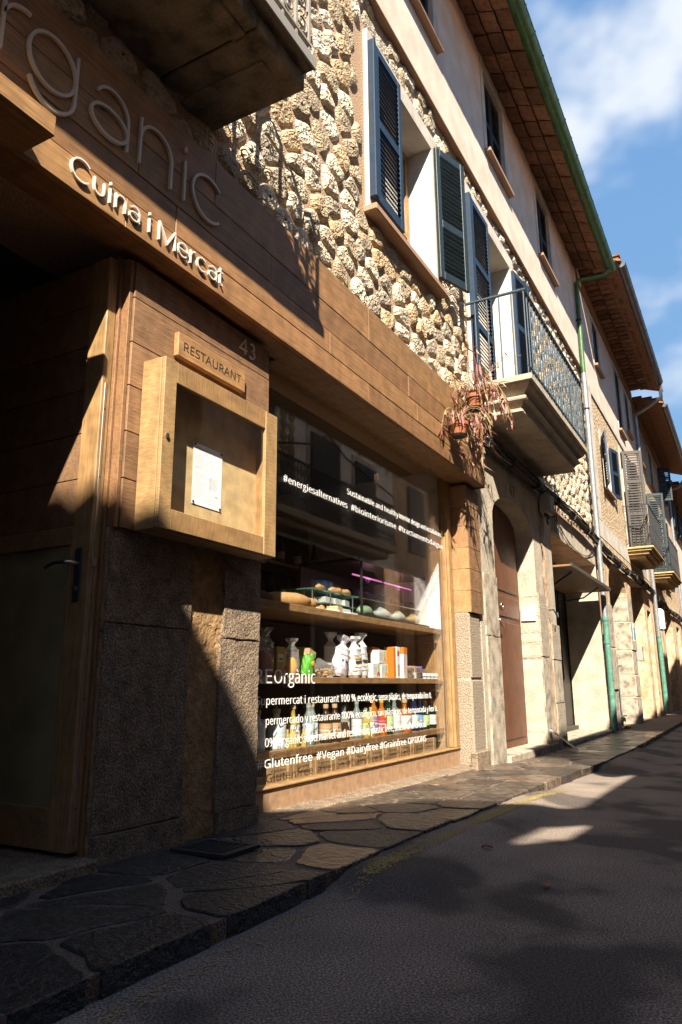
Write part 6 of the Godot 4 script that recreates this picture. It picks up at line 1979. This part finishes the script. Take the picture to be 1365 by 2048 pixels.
func street_details() -> void:
	var P := thing("downpipe", "rain pipe of the stone house, green at the top, grey below, mint green foot", "rain pipe")
	pipe(P, "green_pipe", [13.72, 8.5, 0.70, 13.66, 8.36, 0.55, 13.5, 8.3, 0.13, 13.42, 8.2, 0.095, 13.40, 6.3, 0.09], 0.042, M.green)
	pipe(P, "grey_pipe", [13.40, 6.32, 0.09, 13.36, 4.0, 0.09, 13.36, 1.7, 0.09], 0.047, M.zinc)
	pipe(P, "mint_pipe", [13.36, 1.75, 0.09, 13.37, -0.02, 0.09, 13.38, -0.1, 0.12], 0.05, M.mint)
	for y in [1.72, 1.33]:
		part(P, "collar", MB.new().tube(p3([13.36, y, 0.09, 13.36, y + 0.07, 0.09]), 0.058, 12), M.mint)
	for y in [7.4, 5.6, 3.9, 2.6, 0.7]:
		part(P, "clamp", MB.new().tube(p3([13.38, y, 0.09, 13.38, y + 0.025, 0.09]), 0.055, 12), M.iron)
	var Q := thing("downpipe", "grey rain pipe of the plaster house ending in a dark green foot", "rain pipe")
	pipe(Q, "elbow", [20.6, 8.6, 0.88, 20.75, 8.3, 0.86, 21.0, 8.18, 0.5, 21.3, 8.12, 0.12], 0.05, M.zinc)
	pipe(Q, "grey_pipe", [21.3, 8.15, 0.1, 21.35, 5.0, 0.1, 21.45, 1.9, 0.1], 0.052, M.zinc)
	pipe(Q, "green_pipe", [21.45, 1.9, 0.1, 21.5, -0.1, 0.1], 0.06, M.mint)
	var Q2 := thing("downpipe", "far grey rain pipe between the ochre and the peach house", "rain pipe")
	pipe(Q2, "grey_pipe", [29.8, 8.4, 0.86, 30.0, 8.0, 0.5, 30.1, 7.9, 0.1, 30.2, 0.0, 0.1], 0.055, M.zinc)
	# bundle of cables along the facades
	var C := thing("cable_bundle", "thick tangled bundle of black cables strung along the facades above the doors", "cables")
	for k in 16:
		var pts := PackedVector3Array()
		var x := 6.95 + rng.randf() * 0.4
		var dy := rng.randf_range(-0.05, 0.06)
		var dz := rng.randf_range(0.04, 0.12)
		while x < 32.0:
			var base := 3.17 - 0.012 * (x - 7.0) + 0.05 * sin(x * 0.7)
			pts.append(Vector3(x, base + dy + 0.028 * fnl.get_noise_2d(x * 60.0, k * 90.0), dz + 0.035 * fnl.get_noise_2d(x * 70.0, 500.0 + k * 90.0)))
			x += 0.16
		part(C, "cable", MB.new().tube(pts, [0.011, 0.015, 0.008, 0.013][k % 4], 5), [M.cable, M.cable, M.plastic, M.iron][k % 4])
	var tie := MB.new().tube(p3([0, 0, 0, 0.03, 0.0, 0.0]), 0.085, 8).mesh(M.cable)
	for k in 20:
		var x := 8.0 + k * 1.1
		put(C, "tie", tie, Transform3D(Basis.from_scale(Vector3(1, 0.9, 0.8)), Vector3(x, 3.17 - 0.012 * (x - 7.0) + 0.05 * sin(x * 0.7), 0.085)))
	var lp := thing("loose_cables", "thin cables drooping below the bundle over the lintel", "cables")
	for q in [[10.2, 3.05, 13.2, 2.95, 0.42], [10.05, 3.0, 13.3, 2.9, 0.3]]:
		var pts := PackedVector3Array()
		for i in 17:
			var t := i / 16.0
			pts.append(Vector3(lerpf(q[0], q[2], t), lerpf(q[1], q[3], t) - q[4] * sin(PI * t) * (0.7 + 0.3 * t), 0.02))
		part(lp, "cable", MB.new().tube(pts, 0.006, 5), M.cable)
	for x in [10.15, 10.28, 10.4]:
		part(lp, "cable", MB.new().tube(p3([x, 3.1, 0.06, x + 0.02, 2.95, 0.025, x + 0.03, 2.74, 0.01]), 0.006, 5), M.cable)
	var jb := thing("junction_box", "grey plastic junction box on the wall at the start of the cable bundle", "junction box", Vector3(9.62, 2.98, 0.0))
	part(jb, "box", bx(-0.14, 0.14, -0.13, 0.14, 0.02, 0.15, 0.012), M.plastic)
	part(jb, "cover", bx(-0.12, 0.12, -0.11, 0.12, 0.1505, 0.162, 0.006), M.plastic)
	for x in [-0.08, 0.0, 0.08]:
		part(jb, "gland", MB.new().tube(p3([x, -0.13, 0.08, x, -0.18, 0.08]), 0.016, 8), M.cable)
	part(jb, "cable", MB.new().tube(p3([0.0, -0.16, 0.08, 0.02, -0.24, 0.07, 0.05, -0.2, 0.07, 0.06, -0.26, 0.07]), 0.008, 6), M.cable)
	var wbx := thing("junction_box", "white rounded meter cap on the grey pipe under the cable bundle", "junction box", Vector3(22.3, 2.4, 0.0))
	part(wbx, "box", bx(-0.16, 0.16, -0.3, 0.3, 0.02, 0.2, 0.05), M.white_plain)
	# awning over the second doorway
	var A := thing("door_awning", "flat brown board awning with grey metal edge over the recessed doorway", "awning")
	part(A, "board", bx(10.12, 13.2, 2.215, 2.245, -0.54, 0.235, 0.004), M.wood[1])
	part(A, "edge", bx(10.12, 13.22, 2.205, 2.262, 0.2355, 0.25, 0.003), M.zinc_dark)
	part(A, "edge", bx(13.2005, 13.22, 2.205, 2.262, -0.54, 0.235, 0.003), M.zinc_dark)
	for x in [10.6, 12.6]:
		part(A, "bracket", MB.new().tube(p3([x, 2.21, 0.15, x, 2.05, -0.1, x, 2.0, -0.53]), 0.012, 6), M.iron)
	# intercom, hook, plates
	var ic := thing("intercom", "white intercom plate on the stone jamb beside the brown door", "intercom", Vector3(9.125, 1.50, -0.12))
	part(ic, "plate", bx(-0.03, 0.0, -0.085, 0.085, -0.085, 0.095, 0.006), M.white_plain)
	part(ic, "speaker_slots", bx(-0.031, -0.0299, 0.02, 0.06, -0.05, 0.03), M.pale)
	part(ic, "button", bx(-0.034, -0.0299, -0.05, -0.03, -0.05, 0.02, 0.002), M.cork)
	var hk := thing("wall_hook", "rusty curled iron hook on the stone between the doorways", "hook", Vector3(9.62, 1.52, 0.03))
	part(hk, "hook", MB.new().tube(p3([-0.05, 0.06, 0.0, -0.02, 0.07, 0.05, 0.02, 0.02, 0.07, 0.05, -0.03, 0.08, 0.09, -0.02, 0.08, 0.11, 0.04, 0.07]), 0.01, 6), M.iron)
	var sg := thing("wall_plate", "small white and blue plate on the ochre wall past the arched recess", "sign", Vector3(17.1, 1.75, 0.05))
	part(sg, "plate", bx(-0.1, 0.1, -0.2, 0.2, -0.02, 0.0, 0.004), M.white_plain)
	part(sg, "blue_field", bx(-0.08, 0.08, -0.16, 0.1, 0.0005, 0.003), mat(lin(0.05, 0.25, 0.5), 0.5))
	var ib := thing("doorbell_box", "grey doorbell box on the pale stone by the far entry", "doorbell", Vector3(18.6, 1.35, -0.05))
	part(ib, "box", bx(-0.1, 0.1, -0.17, 0.17, -0.38, 0.06, 0.01), M.plastic)
	part(ib, "screen", bx(-0.05, 0.05, 0.06, 0.13, 0.061, 0.066), M.black)
	# folded grey iron gate in the arch
	var G := thing("iron_gate", "folded grey iron gate standing at the side of the arched recess", "gate")
	for i in 7:
		part(G, "bar", bx(14.58 + i * 0.06, 14.6 + i * 0.06, -0.1, 1.12, 0.03 - i * 0.012, 0.05 - i * 0.012, 0.003), M.zinc)
	part(G, "rail", bx(14.56, 14.98, 0.98, 1.0, -0.045, 0.06), M.zinc)
	part(G, "rail", bx(14.56, 14.98, 0.08, 0.1, -0.045, 0.06), M.zinc)
	for i in 4:
		var k := MB.new()
		scroll(k, Vector3(14.62 + i * 0.1, 1.16, 0.03), 0.045, i * 1.5, 1.0 if i % 2 else -1.0, 0.008)
		scroll(k, Vector3(14.62 + i * 0.1, 0.02, 0.03), 0.045, i * 1.5, 1.0 if i % 2 else -1.0, 0.008)
		part(G, "scroll", k, M.zinc)
	# leaflet stuck by the step of the brown door
	var nw := thing("leaflet", "folded yellow and white advertising leaflet leaning on the step of the brown door", "leaflet", Vector3(9.28, -0.13, 0.13))
	nw.rotation = Vector3(0, 0.2, 0)
	var l1 := MB.new()
	l1.sheet(6, 6, func(u, v): return Vector3(-0.12 + u * 0.12 + v * 0.1, 0.26 - v * 0.24, -0.12 + v * 0.3 + 0.02 * sin(u * 3.0)), Vector3(-0.5, 0.6, 0.6))
	part(nw, "page", l1, M.white_plain)
	for k in 3:
		var l2 := MB.new()
		var v0 := 0.15 + k * 0.27
		l2.sheet(3, 2, func(u, v): return Vector3(-0.11 + u * 0.09 + (v0 + v * 0.14) * 0.1, 0.262 - (v0 + v * 0.14) * 0.24, -0.116 + (v0 + v * 0.14) * 0.3 + 0.02 * sin(u * 2.0)), Vector3(-0.5, 0.6, 0.6))
		part(nw, "yellow_print", l2, mat(lin(0.75, 0.55, 0.02), 0.7))
	var l3 := MB.new()
	l3.sheet(5, 5, func(u, v): return Vector3(-0.02 + u * 0.2, 0.03 + 0.1 * (1.0 - v) * (1.0 - u * 0.7) + 0.01 * sin(v * 9.0), 0.02 + v * 0.16), Vector3(0.2, 1, 0.3))
	part(nw, "folded_page", l3, mat(lin(0.35, 0.10, 0.06), 0.6))
	# bottles? no: a small orange rag at the far gate
	var rg := part(self, "orange_rag", MB.new().blob(Vector3(0.14, 0.03, 0.06), rng, 0.2, 10), mat(lin(0.6, 0.22, 0.02), 0.9))
	rg.position = Vector3(14.95, -0.11, 0.06)
	tag(rg, "small orange rag on the ground by the folded grey gate", "rag")
	hanging_plants()

func leaf_mesh(l: float, w: float, bend: float, m: Material) -> ArrayMesh:
	var b := MB.new()
	b.sheet(8, 2, func(u, v): return Vector3((v - 0.5) * w * (sin(PI * clampf(u, 0.02, 0.99)) * (0.85 + 0.15 * sin(u * 22.0))), -l * u, bend * u * u + 0.12 * w * absf(v - 0.5)), Vector3(0, 0.2, 1))
	return b.mesh(m)

func hanging_plants() -> void:
	var lm := []
	for c in [[0.30, 0.11, 0.10], [0.44, 0.20, 0.17], [0.20, 0.06, 0.06], [0.42, 0.28, 0.17], [0.20, 0.20, 0.07]]:
		var m := mat(lin(c[0], c[1], c[2]), 0.55)
		m.backlight_enabled = true
		m.backlight = Color(0.35, 0.15, 0.12)
		for s in [[0.13, 0.026, 0.03], [0.09, 0.02, -0.02], [0.17, 0.024, 0.05]]:
			lm.append(leaf_mesh(s[0], s[1], s[2], m))
	var stem_m := mat(lin(0.26, 0.19, 0.10), 0.8)
	var spots := [[Vector3(6.19, 3.13, 0.29), 0.088, 0.125, "upper terracotta pot with trailing reddish plant at the fascia end", 54], [Vector3(5.84, 2.77, 0.235), 0.08, 0.12, "lower terracotta pot on a wire hook at the fascia end, reddish plant", 34]]
	for s in spots:
		var at: Vector3 = s[0]
		var r: float = s[1]
		var h: float = s[2]
		var P := thing("hanging_plant", s[3], "potted plant", at)
		part(P, "pot", MB.new().lathe([[0.0, 0.0], [r * 0.68, 0.0], [r * 0.95, h * 0.75], [r * 1.08, h * 0.76], [r * 1.1, h], [r * 0.95, h], [r * 0.9, h * 0.8], [0.0, h * 0.8]], 18), M.pot)
		part(P, "saucer", MB.new().lathe([[0.0, -0.012], [r * 0.75, -0.012], [r * 0.85, 0.01], [0.0, 0.0]], 18), M.black)
		part(P, "wire", MB.new().tube(arc3h(r * 1.12, h * 0.7), 0.003, 5), M.iron)
		part(P, "hook", MB.new().tube(p3([0, h * 0.7, -r * 1.1, 0, h * 1.5, -r - 0.02, 0, h * 1.7, -0.09]), 0.003, 5), M.iron)
		for k in s[4]:
			var a := rng.randf() * TAU
			var dir := Vector3(cos(a) + 0.25, 0, sin(a) * 0.7)
			var up: float = 0.06 + rng.randf() * 0.10
			var l: float = rng.randf_range(0.10, 0.62)
			var pts := PackedVector3Array()
			var p := Vector3(0, h * 0.9, 0) + dir * 0.02
			var v := (dir * 0.5 + Vector3(0, up * 9.0, 0)).normalized()
			if k < 5:
				l = 0.55
				v = Vector3(rng.randf_range(-0.5, 0.35), 1.2, 0.3).normalized()
			var steps := int(l / 0.03) + 3
			for i in steps:
				pts.append(p)
				p += v * 0.03
				v = (v + Vector3(rng.randf_range(-0.15, 0.15), -0.09 if k < 5 else -0.3, rng.randf_range(-0.12, 0.12))).normalized()
			part(P, "stem", MB.new().tube(pts, 0.0035, 5, 0.002), stem_m)
			var nl := 2 + int(l * 10.0)
			for i in nl:
				var q := pts[int(rng.randf_range(0.25, 1.0) * (pts.size() - 1))]
				var bs := Basis(Vector3.UP, rng.randf() * TAU) * Basis(Vector3.RIGHT, rng.randf_range(-0.9, 0.3) if k >= 5 else rng.randf_range(-2.6, -1.6))
				var sc := rng.randf_range(0.6, 1.15)
				put(P, "leaf", lm[rng.randi() % lm.size()], Transform3D(bs.scaled(Vector3.ONE * sc), q))

func arc3h(r: float, y: float) -> PackedVector3Array:
	var p := PackedVector3Array()
	for i in 17:
		p.append(Vector3(r * cos(TAU * i / 16.0), y, r * sin(TAU * i / 16.0)))
	return p
